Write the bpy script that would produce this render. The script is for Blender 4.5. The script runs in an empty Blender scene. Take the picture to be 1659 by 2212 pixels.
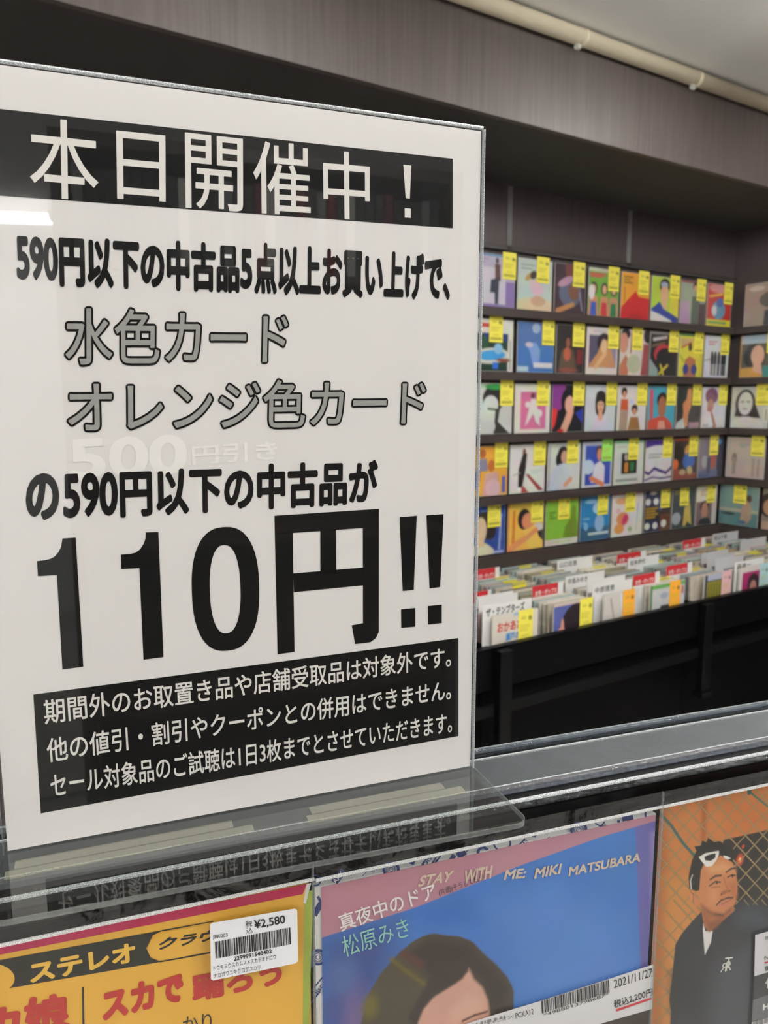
import bpy, math, random
import numpy as np
from mathutils import Vector, Matrix
random.seed(5)
R = math.radians
# ---------------------------------------------------------------- camera
F_PX = 1640.0; CX, CY = 829.5, 1106.0
PITCH = R(8.2); YAW = R(57.6); EYE = 1.5
scn = bpy.context.scene
col = scn.collection
fwd_h = Vector((math.cos(YAW), math.sin(YAW), 0)); rgt = Vector((math.sin(YAW), -math.cos(YAW), 0)); upv = Vector((0, 0, 1))
cam_f = fwd_h*math.cos(PITCH) - upv*math.sin(PITCH); cam_u = upv*math.cos(PITCH) + fwd_h*math.sin(PITCH)
CAM = Vector((0, 0, EYE))
cd = bpy.data.cameras.new('camera'); cam = bpy.data.objects.new('camera', cd); col.objects.link(cam)
M = Matrix((rgt, cam_u, -cam_f)).transposed().to_4x4(); M.translation = CAM
cam.matrix_world = M
cd.sensor_fit = 'HORIZONTAL'; cd.sensor_width = 36.0; cd.lens = 36.0*F_PX/1659.0
cd.clip_start = 0.01; cd.clip_end = 50
cd.dof.use_dof = True; cd.dof.focus_distance = 0.335; cd.dof.aperture_fstop = 30.0
scn.camera = cam
# ---------------------------------------------------------------- world, exposure
w = bpy.data.worlds.new('world'); scn.world = w; w.use_nodes = True
w.node_tree.nodes['Background'].inputs[0].default_value = (0.9, 0.95, 1, 1)
w.node_tree.nodes['Background'].inputs[1].default_value = 0.15
vs = scn.view_settings
vs.view_transform = 'Standard'; vs.look = 'None'; vs.gamma = 1; vs.use_curve_mapping = False
vs.exposure = 0.0
TUBE_POWER = 70.0     # emission of the fluorescent tubes
# ---------------------------------------------------------------- helpers
def lin(c):
    if isinstance(c, str):
        c = c.lstrip('#'); c = [int(c[i:i+2], 16)/255 for i in (0, 2, 4)]
    return [(x/12.92 if x <= .04045 else ((x+.055)/1.055)**2.4) for x in c]

def mat(name, color, rough=.5, metal=0, noise=0, nscale=20, bump=0, bscale=60, stretch=(1, 1, 1), coat=0, emit=None, spec=.5):
    m = bpy.data.materials.new(name); m.use_nodes = True; nt = m.node_tree; b = nt.nodes['Principled BSDF']
    c = lin(color); b.inputs['Base Color'].default_value = (*c, 1); b.inputs['Roughness'].default_value = rough
    b.inputs['Metallic'].default_value = metal; b.inputs['Coat Weight'].default_value = coat; b.inputs['Coat Roughness'].default_value = .08
    b.inputs['Specular IOR Level'].default_value = spec
    if emit: b.inputs['Emission Color'].default_value = (*lin(color), 1); b.inputs['Emission Strength'].default_value = emit
    if noise or bump:
        tc = nt.nodes.new('ShaderNodeTexCoord'); mp = nt.nodes.new('ShaderNodeMapping'); mp.inputs['Scale'].default_value = stretch
        nt.links.new(tc.outputs['Object'], mp.inputs[0])
    if noise:
        n = nt.nodes.new('ShaderNodeTexNoise'); n.inputs['Scale'].default_value = nscale; n.inputs['Detail'].default_value = 5
        nt.links.new(mp.outputs[0], n.inputs['Vector'])
        r = nt.nodes.new('ShaderNodeValToRGB'); r.color_ramp.elements[0].position = .3; r.color_ramp.elements[1].position = .7
        r.color_ramp.elements[0].color = (*[x*(1-noise) for x in c], 1); r.color_ramp.elements[1].color = (*[min(1, x*(1+noise)) for x in c], 1)
        nt.links.new(n.outputs[0], r.inputs[0]); nt.links.new(r.outputs[0], b.inputs['Base Color'])
    if bump:
        n2 = nt.nodes.new('ShaderNodeTexNoise'); n2.inputs['Scale'].default_value = bscale; n2.inputs['Detail'].default_value = 3
        nt.links.new(mp.outputs[0], n2.inputs['Vector'])
        bp = nt.nodes.new('ShaderNodeBump'); bp.inputs['Strength'].default_value = bump; bp.inputs['Distance'].default_value = .002
        nt.links.new(n2.outputs[0], bp.inputs['Height']); nt.links.new(bp.outputs[0], b.inputs['Normal'])
    return m

def clear(name, ior=1.49, rough=.02, tint=(1, 1, 1), haze=0.0, bump=0, bscale=30, boost=1.0, haze_scale=2500):
    """clear plastic sheet: fresnel mix of transparency and gloss, with an optional haze, dusty or imitating bright edges"""
    m = bpy.data.materials.new(name); m.use_nodes = True; nt = m.node_tree; nt.nodes.clear()
    out = nt.nodes.new('ShaderNodeOutputMaterial'); t = nt.nodes.new('ShaderNodeBsdfTransparent'); t.inputs[0].default_value = (*tint, 1)
    g = nt.nodes.new('ShaderNodeBsdfGlossy'); g.inputs['Roughness'].default_value = rough
    fr = nt.nodes.new('ShaderNodeLayerWeight'); fr.inputs[0].default_value = .5; f0 = min(.5, ((ior-1)/(ior+1))**2*boost)
    pw = nt.nodes.new('ShaderNodeMath'); pw.operation = 'POWER'; pw.inputs[1].default_value = 5; nt.links.new(fr.outputs['Facing'], pw.inputs[0])
    mul = nt.nodes.new('ShaderNodeMath'); mul.operation = 'MULTIPLY_ADD'; mul.inputs[1].default_value = 1-f0; mul.inputs[2].default_value = f0; mul.use_clamp = True
    nt.links.new(pw.outputs[0], mul.inputs[0])
    mx = nt.nodes.new('ShaderNodeMixShader'); nt.links.new(mul.outputs[0], mx.inputs[0]); nt.links.new(g.outputs[0], mx.inputs[2])
    src = t.outputs[0]
    if haze:
        d = nt.nodes.new('ShaderNodeBsdfDiffuse'); d.inputs[0].default_value = (.8*tint[0], .8*tint[1], .8*tint[2], 1)
        tc = nt.nodes.new('ShaderNodeTexCoord'); n = nt.nodes.new('ShaderNodeTexNoise'); n.inputs['Scale'].default_value = haze_scale; n.inputs['Detail'].default_value = 6
        nt.links.new(tc.outputs['Object'], n.inputs['Vector'])
        mr = nt.nodes.new('ShaderNodeMapRange'); mr.inputs[1].default_value = .45; mr.inputs[2].default_value = .8
        mr.inputs[3].default_value = haze*.6; mr.inputs[4].default_value = haze*3
        nt.links.new(n.outputs[0], mr.inputs[0])
        m2 = nt.nodes.new('ShaderNodeMixShader'); nt.links.new(mr.outputs[0], m2.inputs[0]); nt.links.new(t.outputs[0], m2.inputs[1]); nt.links.new(d.outputs[0], m2.inputs[2])
        src = m2.outputs[0]
    nt.links.new(src, mx.inputs[1]); nt.links.new(mx.outputs[0], out.inputs[0])
    if bump:
        tc = nt.nodes.new('ShaderNodeTexCoord'); n2 = nt.nodes.new('ShaderNodeTexNoise'); n2.inputs['Scale'].default_value = bscale; n2.inputs['Detail'].default_value = 4
        n2.inputs['Distortion'].default_value = 1.2
        nt.links.new(tc.outputs['Object'], n2.inputs['Vector'])
        bp = nt.nodes.new('ShaderNodeBump'); bp.inputs['Strength'].default_value = bump; bp.inputs['Distance'].default_value = .004
        nt.links.new(n2.outputs[0], bp.inputs['Height']); nt.links.new(bp.outputs[0], g.inputs['Normal']); nt.links.new(bp.outputs[0], fr.inputs['Normal'])
    return m

def printed(name, rough=.45, coat=0):
    m = bpy.data.materials.new(name); m.use_nodes = True; nt = m.node_tree; b = nt.nodes['Principled BSDF']
    a = nt.nodes.new('ShaderNodeVertexColor'); a.layer_name = 'ink'
    nt.links.new(a.outputs[0], b.inputs['Base Color']); b.inputs['Roughness'].default_value = rough; b.inputs['Coat Weight'].default_value = coat
    return m

def link(name, me, parent=None, m=None):
    o = bpy.data.objects.new(name, me); col.objects.link(o)
    if parent is not None: o.parent = parent
    if m is not None: me.materials.append(m)
    return o
def tag(o, label=None, cat=None, group=None, kind=None):
    if label: o['label'] = label
    if cat: o['category'] = cat
    if group: o['group'] = group
    if kind: o['kind'] = kind
    return o
def thing(name, label, cat, loc=(0, 0, 0), rz=0, group=None):
    o = bpy.data.objects.new(name, None); col.objects.link(o); o.empty_display_size = .02
    o.location = loc; o.rotation_euler = (0, 0, rz); return tag(o, label, cat, group)

class MB:
    def __init__(s): s.v = []; s.f = []
    def box(s, x0, y0, z0, x1, y1, z1):
        n = len(s.v); s.v += [(x, y, z) for z in (z0, z1) for y in (y0, y1) for x in (x0, x1)]
        s.f += [tuple(n+i for i in q) for q in ((0, 2, 3, 1), (4, 5, 7, 6), (0, 1, 5, 4), (2, 6, 7, 3), (0, 4, 6, 2), (1, 3, 7, 5))]; return s
    def prism(s, pts, z0, z1, axis='z'):
        n = len(s.v); k = len(pts)
        for z in (z0, z1):
            for a, b in pts: s.v.append((a, b, z) if axis == 'z' else ((a, z, b) if axis == 'y' else (z, a, b)))
        s.f.append(tuple(range(n+k-1, n-1, -1))); s.f.append(tuple(range(n+k, n+2*k)))
        for i in range(k): j = (i+1) % k; s.f.append((n+i, n+j, n+k+j, n+k+i))
        return s
    def tube(s, a, b, r, seg=16, caps=True):
        a = Vector(a); b = Vector(b); d = (b-a).normalized(); p = d.orthogonal().normalized(); q = d.cross(p); n = len(s.v)
        for c in (a, b):
            for i in range(seg):
                t = 2*math.pi*i/seg; s.v.append(tuple(c+p*math.cos(t)*r+q*math.sin(t)*r))
        for i in range(seg): j = (i+1) % seg; s.f.append((n+i, n+j, n+seg+j, n+seg+i))
        if caps: s.f.append(tuple(range(n+seg-1, n-1, -1))); s.f.append(tuple(range(n+seg, n+2*seg)))
        return s
    def mesh(s, name, smooth=False):
        me = bpy.data.meshes.new(name); me.from_pydata(s.v, [], s.f); me.update()
        if smooth:
            for p in me.polygons: p.use_smooth = len(p.vertices) == 4
        return me
    def build(s, name, m, parent=None, bevel=0, smooth=False):
        o = link(name, s.mesh(name, smooth), parent, m)
        if bevel: b = o.modifiers.new('bevel', 'BEVEL'); b.width = bevel; b.segments = 2
        return o
def box(name, m, parent, *a, bevel=0): return MB().box(*a).build(name, m, parent, bevel)

class Plane:
    """an upright plane through a point; .at turns a measured point of the photograph into (u, z) on it"""
    def __init__(s, deg, dist):
        s.d = Vector((math.cos(R(deg)), math.sin(R(deg)), 0)); s.n = Vector((-s.d.y, s.d.x, 0)); s.dist = dist; s.deg = deg
    def at(s, x, y):
        r = cam_f + rgt*((x-CX)/F_PX) - cam_u*((y-CY)/F_PX)
        p = r*(s.dist/r.dot(s.n)); return p.dot(s.d), p.z
    def root(s, name, label, cat, group=None):          # empty whose local x = u, local z = height over the eye, local y = away from the viewer
        return thing(name, label, cat, tuple(CAM + s.n*s.dist), R(s.deg), group)
def on_level(z, x, y):
    r = cam_f + rgt*((x-CX)/F_PX) - cam_u*((y-CY)/F_PX); p = r*(z/r.z); return p.x, p.y

# text: glyph outlines become flat meshes, stretched to the measured parallelogram
_tc = {}
def text_mesh(s, bold=0., stroke_only=False):
    """flat glyph outlines; a bold cut is the outline repeated around a small circle"""
    if (s, 0) not in _tc:
        c = bpy.data.curves.new('t', 'FONT'); c.body = s; c.size = 1; c.resolution_u = 4; c.fill_mode = 'FRONT'
        o = bpy.data.objects.new('t', c); col.objects.link(o); dg = bpy.context.evaluated_depsgraph_get()
        me = bpy.data.meshes.new_from_object(o.evaluated_get(dg)); bpy.data.objects.remove(o)
        v = np.zeros(len(me.vertices)*3); me.vertices.foreach_get('co', v); v = v.reshape(-1, 3)
        _tc[(s, 0)] = (v, [tuple(p.vertices) for p in me.polygons]); bpy.data.meshes.remove(me)
    V, Fc = _tc[(s, 0)]
    if not bold: return V, Fc
    n = len(V); VV = [V]; FF = list(Fc); K = 12 if bold > .02 else 8
    for i in range(K):
        a = 2*math.pi*i/K; VV.append(V+np.array([math.cos(a)*bold, math.sin(a)*bold, (i+1)*4e-6])); FF += [tuple(n*(i+1)+q for q in f) for f in Fc]
    return np.vstack(VV), FF
def text_on(pl, s, BL, BR, TL, m, parent, lift=.0003, bold=0., stroke_only=False, name='lettering', ref=None, mirror=False):
    V, Fc = text_mesh(s, bold, stroke_only)
    W = text_mesh(ref or s, 0)[0] if ref else V
    mn, mxx = W.min(0), W.max(0)
    a = (V[:, 0]-mn[0])/(mxx[0]-mn[0]); b = (V[:, 1]-mn[1])/(mxx[1]-mn[1])
    bl, br, tl = (np.array(pl.at(*q)) for q in (BL, BR, TL))
    P = bl+np.outer(a, br-bl)+np.outer(b, tl-bl)
    me = bpy.data.meshes.new(name); me.from_pydata([(p[0], -lift-v[2], p[1]) for p, v in zip(P, V)], [], Fc); me.update()
    return link(name, me, parent, m)
def poly_on(pl, pts, m, parent, lift=.0002, name='print', thick=0):
    q = [pl.at(*p) for p in pts]
    if thick: return MB().prism([(a, b) for a, b in q], -lift, -lift+thick, 'y').build(name, m, parent)
    me = bpy.data.meshes.new(name); me.from_pydata([(a, -lift, b) for a, b in q], [], [tuple(range(len(q)))]); me.update()
    return link(name, me, parent, m)
def polys_on(pl, lists, m, parent, lift=.0002, name='print'):
    v = []; f = []
    for pts in lists:
        n = len(v); v += [(a, -lift, b) for a, b in (pl.at(*p) for p in pts)]; f.append(tuple(range(n, n+len(pts))))
    me = bpy.data.meshes.new(name); me.from_pydata(v, [], f); me.update(); return link(name, me, parent, m)

# printed pictures: ink colours per vertex of a fine grid
class Ink:
    def __init__(s, x0, y0, x1, y1, nx, ny, bg):
        s.nx, s.ny = nx, ny; s.X, s.Y = np.meshgrid(np.linspace(x0, x1, nx), np.linspace(y0, y1, ny)); s.ext = (x0, y0, x1, y1)
        s.C = np.ones((ny, nx, 3))*np.array(lin(bg)); s.soft = abs(x1-x0)/nx
    def put(s, a, c): a = np.clip(a, 0, 1)[..., None]; s.C = s.C*(1-a)+np.array(lin(c))*a
    def e(s, cx, cy, rx, ry, c, rot=0, soft=None):
        k = math.cos(R(rot)); q = math.sin(R(rot)); dx = s.X-cx; dy = s.Y-cy
        r = np.sqrt(((dx*k+dy*q)/rx)**2+((-dx*q+dy*k)/ry)**2); sf = soft or s.soft/min(abs(rx), abs(ry))
        s.put((1-r)/sf+.5, c)
    def p(s, pts, c, soft=None):
        ins = np.zeros(s.X.shape, bool); d = np.full(s.X.shape, 1e9); n = len(pts)
        for i in range(n):
            (x1, y1), (x2, y2) = pts[i], pts[(i+1) % n]
            if y1 != y2: ins ^= ((s.Y > y1) != (s.Y > y2)) & (s.X < (x2-x1)*(s.Y-y1)/(y2-y1)+x1)
            L = (x2-x1)**2+(y2-y1)**2+1e-18; t = np.clip(((s.X-x1)*(x2-x1)+(s.Y-y1)*(y2-y1))/L, 0, 1)
            d = np.minimum(d, np.hypot(s.X-x1-t*(x2-x1), s.Y-y1-t*(y2-y1)))
        d = np.where(ins, d, -d); s.put(d/(soft or s.soft)+.5, c)
    def r(s, x0, y0, x1, y1, c): s.p([(x0, y0), (x1, y0), (x1, y1), (x0, y1)], c)
    def l(s, pts, w_, c, soft=None):
        for (x1, y1), (x2, y2) in zip(pts[:-1], pts[1:]):
            L = (x2-x1)**2+(y2-y1)**2+1e-18; t = np.clip(((s.X-x1)*(x2-x1)+(s.Y-y1)*(y2-y1))/L, 0, 1)
            s.put((w_/2-np.hypot(s.X-x1-t*(x2-x1), s.Y-y1-t*(y2-y1)))/(soft or s.soft)+.5, c)
    def mottle(s, amt, k=3, seed=0):
        rg = np.random.RandomState(seed); g = rg.rand(k+1, k+1, 3)*2-1
        yi = np.linspace(0, k-1e-6, s.ny); xi = np.linspace(0, k-1e-6, s.nx); a = yi.astype(int); b = xi.astype(int)
        fy = (yi-a)[:, None, None]; fx = (xi-b)[None, :, None]
        n = g[a][:, b]*(1-fy)*(1-fx)+g[a+1][:, b]*fy*(1-fx)+g[a][:, b+1]*(1-fy)*fx+g[a+1][:, b+1]*fy*fx
        s.C = np.clip(s.C*(1+amt*n), 0, 1)
    def mesh(s, name, V, extra_v=(), extra_f=(), extra_c=(1, 1, 1)):
        nx, ny = s.nx, s.ny
        idx = np.arange(nx*ny).reshape(ny, nx); f = np.stack([idx[:-1, :-1], idx[1:, :-1], idx[1:, 1:], idx[:-1, 1:]], -1).reshape(-1, 4).tolist()
        n = nx*ny; v = V.tolist()+list(extra_v); f += [tuple(n+i for i in q) for q in extra_f]
        me = bpy.data.meshes.new(name); me.from_pydata(v, [], f); me.update()
        at = me.color_attributes.new('ink', 'FLOAT_COLOR', 'POINT')
        c = np.ones((len(v), 4)); c[:n, :3] = s.C.reshape(-1, 3); c[n:, :3] = extra_c
        at.data.foreach_set('color', c.ravel()); return me

# ---------------------------------------------------------------- materials
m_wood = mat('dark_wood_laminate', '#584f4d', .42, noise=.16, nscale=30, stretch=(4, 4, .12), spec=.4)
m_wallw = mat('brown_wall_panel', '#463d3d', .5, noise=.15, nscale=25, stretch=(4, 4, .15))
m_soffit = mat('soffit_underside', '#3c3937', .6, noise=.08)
m_ceil = mat('ceiling_paint', '#f2f2f0', .8, noise=.03, nscale=4, bump=.5, bscale=9)
m_white = mat('white_paint', '#dedee0', .7, noise=.03)
m_deck = mat('dark_plinth_wood', '#3a2214', .45, noise=.3, nscale=8, stretch=(1, 6, 1))
m_floor = mat('pale_vinyl_floor', '#b4b0aa', .5, noise=.06, nscale=3)
m_pipe = mat('cream_pipe_paint', '#d6cbb2', .4, noise=.03)
m_clamp = mat('white_clamp', '#c9c7bf', .35, noise=.02)
m_black = mat('black_lacquer', '#060607', .5, noise=.2, spec=.08)
m_blackf = mat('black_frame', '#07080a', .4, noise=.15, spec=.15)
m_ledge = mat('ledge_wood', '#3b3230', .4, noise=.15, nscale=40, stretch=(.2, 4, 4))
m_paper = mat('white_copy_paper', '#dbd8d6', .7, noise=.012, nscale=9)
m_inkk = mat('black_toner', '#0e0e0f', .6, noise=.04, nscale=30, spec=.15)
m_inkg = mat('grey_toner', '#979793', .6, noise=.05, nscale=400)
m_inkw = mat('bare_paper_letters', '#dcd8d3', .7, noise=.01)
m_ghost = mat('show_through_print', '#e6e3df', .7, noise=.01)
m_acr = clear('clear_acrylic', 1.49, .012, boost=.9)
m_acrb = clear('acrylic_base', 1.49, .01, tint=(.96, .97, .96), haze=0.006, boost=2.4)
m_edge = clear('acrylic_polished_edge', 1.6, .12, tint=(.85, .88, .88), haze=.10, boost=2)  # white haze imitates the glow along acrylic edges
m_line = clear('bright_acrylic_line', 1.5, .08, tint=(.85, .88, .9), haze=.55, boost=2)  # painted highlight: strong white haze makes the edges read as bright lines
m_rod = clear('acrylic_channel', 1.5, .07, tint=(.7, .73, .76), haze=.008, bump=.3, bscale=200, boost=1.0)
m_pouch = clear('clear_pouch_film', 1.45, .05, haze=.004, bump=.12, bscale=22, boost=.8)
m_pouchtop = clear('pouch_top_film', 1.5, .06, tint=(.93, .93, .95), haze=.004, bump=.6, bscale=40, boost=1.6)
m_film = clear('shiny_sleeve_film', 1.42, .09, haze=.01, bump=.9, bscale=16, boost=.7)
m_grey = mat('grey_rail_strip', '#33373a', .4, noise=.12, nscale=60, bump=.1, bscale=300, spec=.4)
m_tape = clear('yellowed_tape', 1.45, .2, tint=(.95, .92, .80), haze=.16)
m_print = printed('cover_ink', .35)
m_jside = mat('jacket_edge_card', '#b9b4aa', .6, noise=.05)
m_brown = mat('thin_brown_line', '#5a4636', .6, noise=.05)
_fm = {}
def flat(c, rough=.5):
    if c not in _fm: _fm[c] = mat('ink_'+c.strip('#'), c, rough, noise=.015, nscale=40)
    return _fm[c]

# ---------------------------------------------------------------- room shell
YW, XR = 2.19, 3.30          # display walls
ZC = EYE+1.062; ZS = EYE+.774; YF = 1.695
XL, YB = -3.2, -5.0
def struct(name, m, *a, **k): o = box(name, m, None, *a, **k); o['kind'] = 'structure'; return o
struct('floor', m_floor, XL, YB, -.1, XR+.1, YW+.1, 0)
struct('ceiling', m_ceil, XL, YB, ZC, XR+.1, YW+.1, ZC+.1)
struct('wall_back', m_wallw, XL, YW, 0, XR+.1, YW+.1, ZC)
struct('wall_right', m_wallw, XR, YB, 0, XR+.1, YW, ZC)
struct('wall_left', m_white, XL-.1, YB, 0, XL, YW+.1, ZC)
struct('wall_front', m_white, XL, YB-.1, 0, XR+.1, YB, ZC)
tr = tag(bpy.data.objects.new('trim_1', None), kind='structure'); col.objects.link(tr)
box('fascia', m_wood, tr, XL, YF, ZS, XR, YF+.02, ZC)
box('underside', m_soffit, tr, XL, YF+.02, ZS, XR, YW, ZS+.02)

# fluorescent fixtures on the ceiling, some unseen and added to balance the light
m_tube = mat('fluorescent_tube', '#fbfaf5', .5, emit=TUBE_POWER)
def fixture(x, y, along_y, label):
    t = thing('ceiling_light', label, 'ceiling light', (x, y, ZC), 0 if along_y else R(90), 'fluorescent ceiling fixtures')
    MB().prism([(-.06, 0), (.06, 0), (.022, -.035), (-.022, -.035)], -.63, .63, 'y').build('housing', m_white, t)
    for s in (-1, 1):
        MB().tube((s*.06, -.58, -.075), (s*.06, .58, -.075), .0155, 14).build('tube', m_tube, t, smooth=True)
    for s in (-1, 1): box('socket', m_white, t, -.080, s*.6-.02, -.095, .080, s*.6+.02, -.036)
for x, y, a, lb in ((2.45, .50, True, 'added twin-tube fluorescent ceiling light in front of the record wall, by the right-hand wall'),  # unseen light, put in to brighten the covers and ceiling
                    (1.15, .40, True, 'added twin-tube fluorescent ceiling light in front of the record wall, right ahead of the photographer'),  # unseen light, added to raise the covers, ceiling and fascia
                    (-1.0, .35, True, 'added twin-tube fluorescent ceiling light in front of the record wall, left of the photographer'),  # unseen light, added to lift the record wall more than the notice
                    (.62, -.80, True, 'twin-tube fluorescent ceiling light just behind the photographer'),
                    (-2.3, -1.85, True, 'added twin-tube fluorescent ceiling light in the row behind, far left'),  # added out of view to balance the light on the notice
                    (2.3, -1.85, True, 'added twin-tube fluorescent ceiling light in the row behind, by the right-hand wall'),  # unseen light, added to even out the lighting from behind
                    (-1.6, -3.9, False, 'twin-tube fluorescent ceiling light farthest back, lying across the room')):
    fixture(x, y, a, lb)

# pipe along the ceiling with its clamps
t = thing('ceiling_pipe', 'cream painted pipe running along the ceiling above the brown wood panel', 'pipe', (0, YF-.024, EYE+1.031))
MB().tube((-3.1, 0, 0), (3.28, 0, 0), .0225, 24).build('pipe_body', m_pipe, t, smooth=True)
for x in (.69, 1.21, 1.735, 2.255, 2.775):
    c = MB().tube((x-.010, 0, 0), (x+.010, 0, 0), .0240, 24).build('pipe_clamp', m_pipe, t, smooth=True)
    MB().tube((x-.034, -.006, -.031), (x-.020, -.006, -.031), .0085, 14).build('clamp_tab', m_clamp, c, smooth=True)

# ---------------------------------------------------------------- record wall: ledges and covers
YP = 2.162; XP = 3.266
ROWS = [EYE+.334, EYE+.108, EYE-.120, EYE-.349, EYE-.572]      # z of the foot of each row
for nm, zz in zip(('topmost', 'second', 'third', 'fourth', 'lowest'), ROWS):
    h = .055 if nm == 'lowest' else .026
    t = thing('display_ledge', f'dark wooden display ledge on the long wall, {nm} of the five', 'shelf', (0, YW, zz), 0, 'record ledges on the long wall')
    box('ledge_board', m_ledge, t, .9, -.055, -h, XR-YW*0-.0, 0, -.001, bevel=.001)
    box('front_lip', m_ledge, t, .9, -.060, -h, XR-.06, -.0552, .003)
    t = thing('display_ledge', f'dark wooden display ledge on the right-hand wall past the corner, {nm} of the five', 'shelf', (XR, 0, zz), 0, 'record ledges on the right wall')
    box('ledge_board', m_ledge, t, -.055, .3, -h, 0, YW-.0605, -.001, bevel=.001)
    box('front_lip', m_ledge, t, -.060, .3, -h, -.0552, YW-.0605, .003)
t = thing('top_rail', 'dark narrow rail along the wall above the topmost row of covers', 'rail', (0, YW, EYE+.545))
box('rail_board', m_ledge, t, .9, -.012, 0, XR, 0, .02)
box('clear_lip', m_edge, t, .9, -.03, .0005, XR-.03, -.0125, .003)
m_strap = clear('clear_strap', 1.5, .1, tint=(.9, .9, .9), haze=.14)
for x, lb in ((1.927, 'clear plastic strap hanging down the brown wall, nearer to the white notice'), (2.570, 'clear plastic strap hanging down the brown wall, nearer to the corner')):
    t = thing('hanging_strap', lb, 'strap', (x, YW, ZS), 0, 'clear straps above the record wall')
    box('strap_band', m_strap, t, -.010, -.008, -.211, .010, -.002, -.001)
    box('strap_clip', m_edge, t, -.012, -.012, -.225, .012, -.002, -.2115)

S_ = '#d9a98a'   # skin
# cover pictures in unit coordinates (x right, y down): shapes e(cx,cy,rx,ry,col,rot) r(x0,y0,x1,y1,col) p([...],col) l([...],w,col)
def tagc(c='#f2e23a'):
    k = Ink(0, 0, 1, 1, 14, 22, c)
    k.e(.8, .25, .1, .05, '#2b2a10'); k.l([(.2, .22), (.5, .22)], .03, '#8f8a2e'); k.l([(.15, .45), (.75, .45)], .03, '#b9ad35')
    k.l([(.15, .55), (.6, .55)], .03, '#b9ad35'); k.l([(.12, .86), (.88, .86)], .07, '#8c8428'); k.l([(.3, .72), (.7, .72)], .03, '#c4b838'); return k
def face(k, x, y, s, hair='#241c1c', skin=S_, top='#e4e4e6', hr=1.0):
    k.e(x, y-.06*s, .20*s*hr, .26*s, hair); k.e(x, y+.06*s, .19*s*hr, .24*s, hair)
    k.p([(x-.38*s, y+.75*s), (x-.26*s, y+.38*s), (x-.08*s, y+.28*s), (x+.08*s, y+.28*s), (x+.26*s, y+.38*s), (x+.38*s, y+.75*s)], top)
    k.p([(x-.07*s, y+.15*s), (x+.07*s, y+.15*s), (x+.09*s, y+.33*s), (x, y+.40*s), (x-.09*s, y+.33*s)], skin)
    k.e(x, y+.02*s, .125*s, .18*s, skin); k.p([(x-.14*s, y-.03*s), (x-.1*s, y-.2*s), (x+.1*s, y-.2*s), (x+.14*s, y-.03*s), (x, y-.09*s)], hair)
    for q in (-1, 1): k.e(x+q*.05*s, y+.0*s, .022*s, .012*s, '#2a1d18')
    k.e(x, y+.115*s, .035*s, .013*s, '#a8483f')
def figure(k, x, y0, y1, c1, c2, hair='#2a2020', skin=S_, w_=1.0):
    h = y1-y0
    k.e(x, y0+.07*h, .045*h*w_, .065*h, hair); k.e(x, y0+.085*h, .033*h*w_, .05*h, skin)
    k.p([(x-.1*h*w_, y0+.17*h), (x+.1*h*w_, y0+.17*h), (x+.09*h*w_, y0+.5*h), (x-.09*h*w_, y0+.5*h)], c1)
    k.p([(x-.09*h*w_, y0+.48*h), (x+.09*h*w_, y0+.48*h), (x+.08*h*w_, y1), (x-.07*h*w_, y1)], c2)
def lines(k, x0, y0, x1, n, dy, c, w_=.02):
    for i in range(n): k.l([(x0, y0+i*dy), (x1-(.1 if i % 2 else 0), y0+i*dy)], w_, c)
def A(f):  ART.append(f)
ART = []
# row 1
@A
def _(k): k.r(0, 0, 1, 1, '#b9aec4'); k.r(0, .5, 1, 1, '#8a74ac'); k.r(.15, .25, .75, .93, '#cfccd6'); k.r(0, 0, 1, .04, '#3e7fa8'); k.e(.52, .12, .04, .06, '#3a2a2a'); k.p([(.46, .18), (.6, .18), (.62, .5), (.47, .45)], '#5b3d3a'); k.p([(.36, .48), (.58, .42), (.56, .93), (.47, .93), (.46, .72), (.34, .72)], '#2b3346'); lines(k, .05, .1, .3, 2, .06, '#8f89a0')
@A
def _(k): k.r(0, 0, 1, 1, '#bfcbc6'); k.e(.5, .9, .6, .16, '#d9c6a4'); k.e(.35, .33, .16, .06, '#b28f4c', -30); k.e(.45, .3, .1, .08, '#3b3128', -30); k.p([(.35, .4), (.62, .38), (.75, .62), (.5, .72), (.38, .58)], '#e0b9c6'); k.e(.6, .8, .22, .1, '#caa287'); lines(k, .1, .12, .5, 2, .07, '#6f8f84')
@A
def _(k): k.r(0, 0, 1, 1, '#3a2130'); k.e(.45, .12, .12, .18, '#7a3b38'); k.e(.5, .58, .35, .28, '#59607a'); k.e(.62, .55, .18, .16, '#7a4f35', 40); k.l([(.1, .95), (.6, .8)], .1, '#b9854f'); k.e(.35, .35, .25, .08, '#b78da8', -20); k.l([(.8, .55), (.9, .9)], .04, '#8590a8')
@A
def _(k):
    k.r(0, 0, 1, 1, '#6fa53b'); k.r(0, 0, 1, .07, '#c8c9b2'); lines(k, .05, .12, .55, 2, .05, '#c9414f', .04)
    for x, c in ((.17, '#2f58b5'), (.52, '#c22f35'), (.83, '#1f7a4a')):
        k.e(x, .42, .11, .13, '#2c1c1a'); k.e(x, .43, .07, .09, S_); k.p([(x-.16, .98), (x-.12, .58), (x+.12, .58), (x+.16, .98)], '#c98a66'); k.p([(x-.1, .98), (x-.08, .7), (x+.08, .7), (x+.1, .98)], c)
    k.e(.1, .5, .1, .15, '#e6dfe0')
@A
def _(k): k.r(0, 0, 1, 1, '#e0a030'); k.p([(0, 1), (.02, .75), (.5, .38), (.62, .5), (1, .52), (1, 1)], '#bf2226'); k.e(.5, 1, .3, .12, '#a81e22'); lines(k, .1, .1, .38, 3, .06, '#8a6a1c', .035); k.l([(.12, .35), (.12, .62)], .06, '#c48325')
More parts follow.
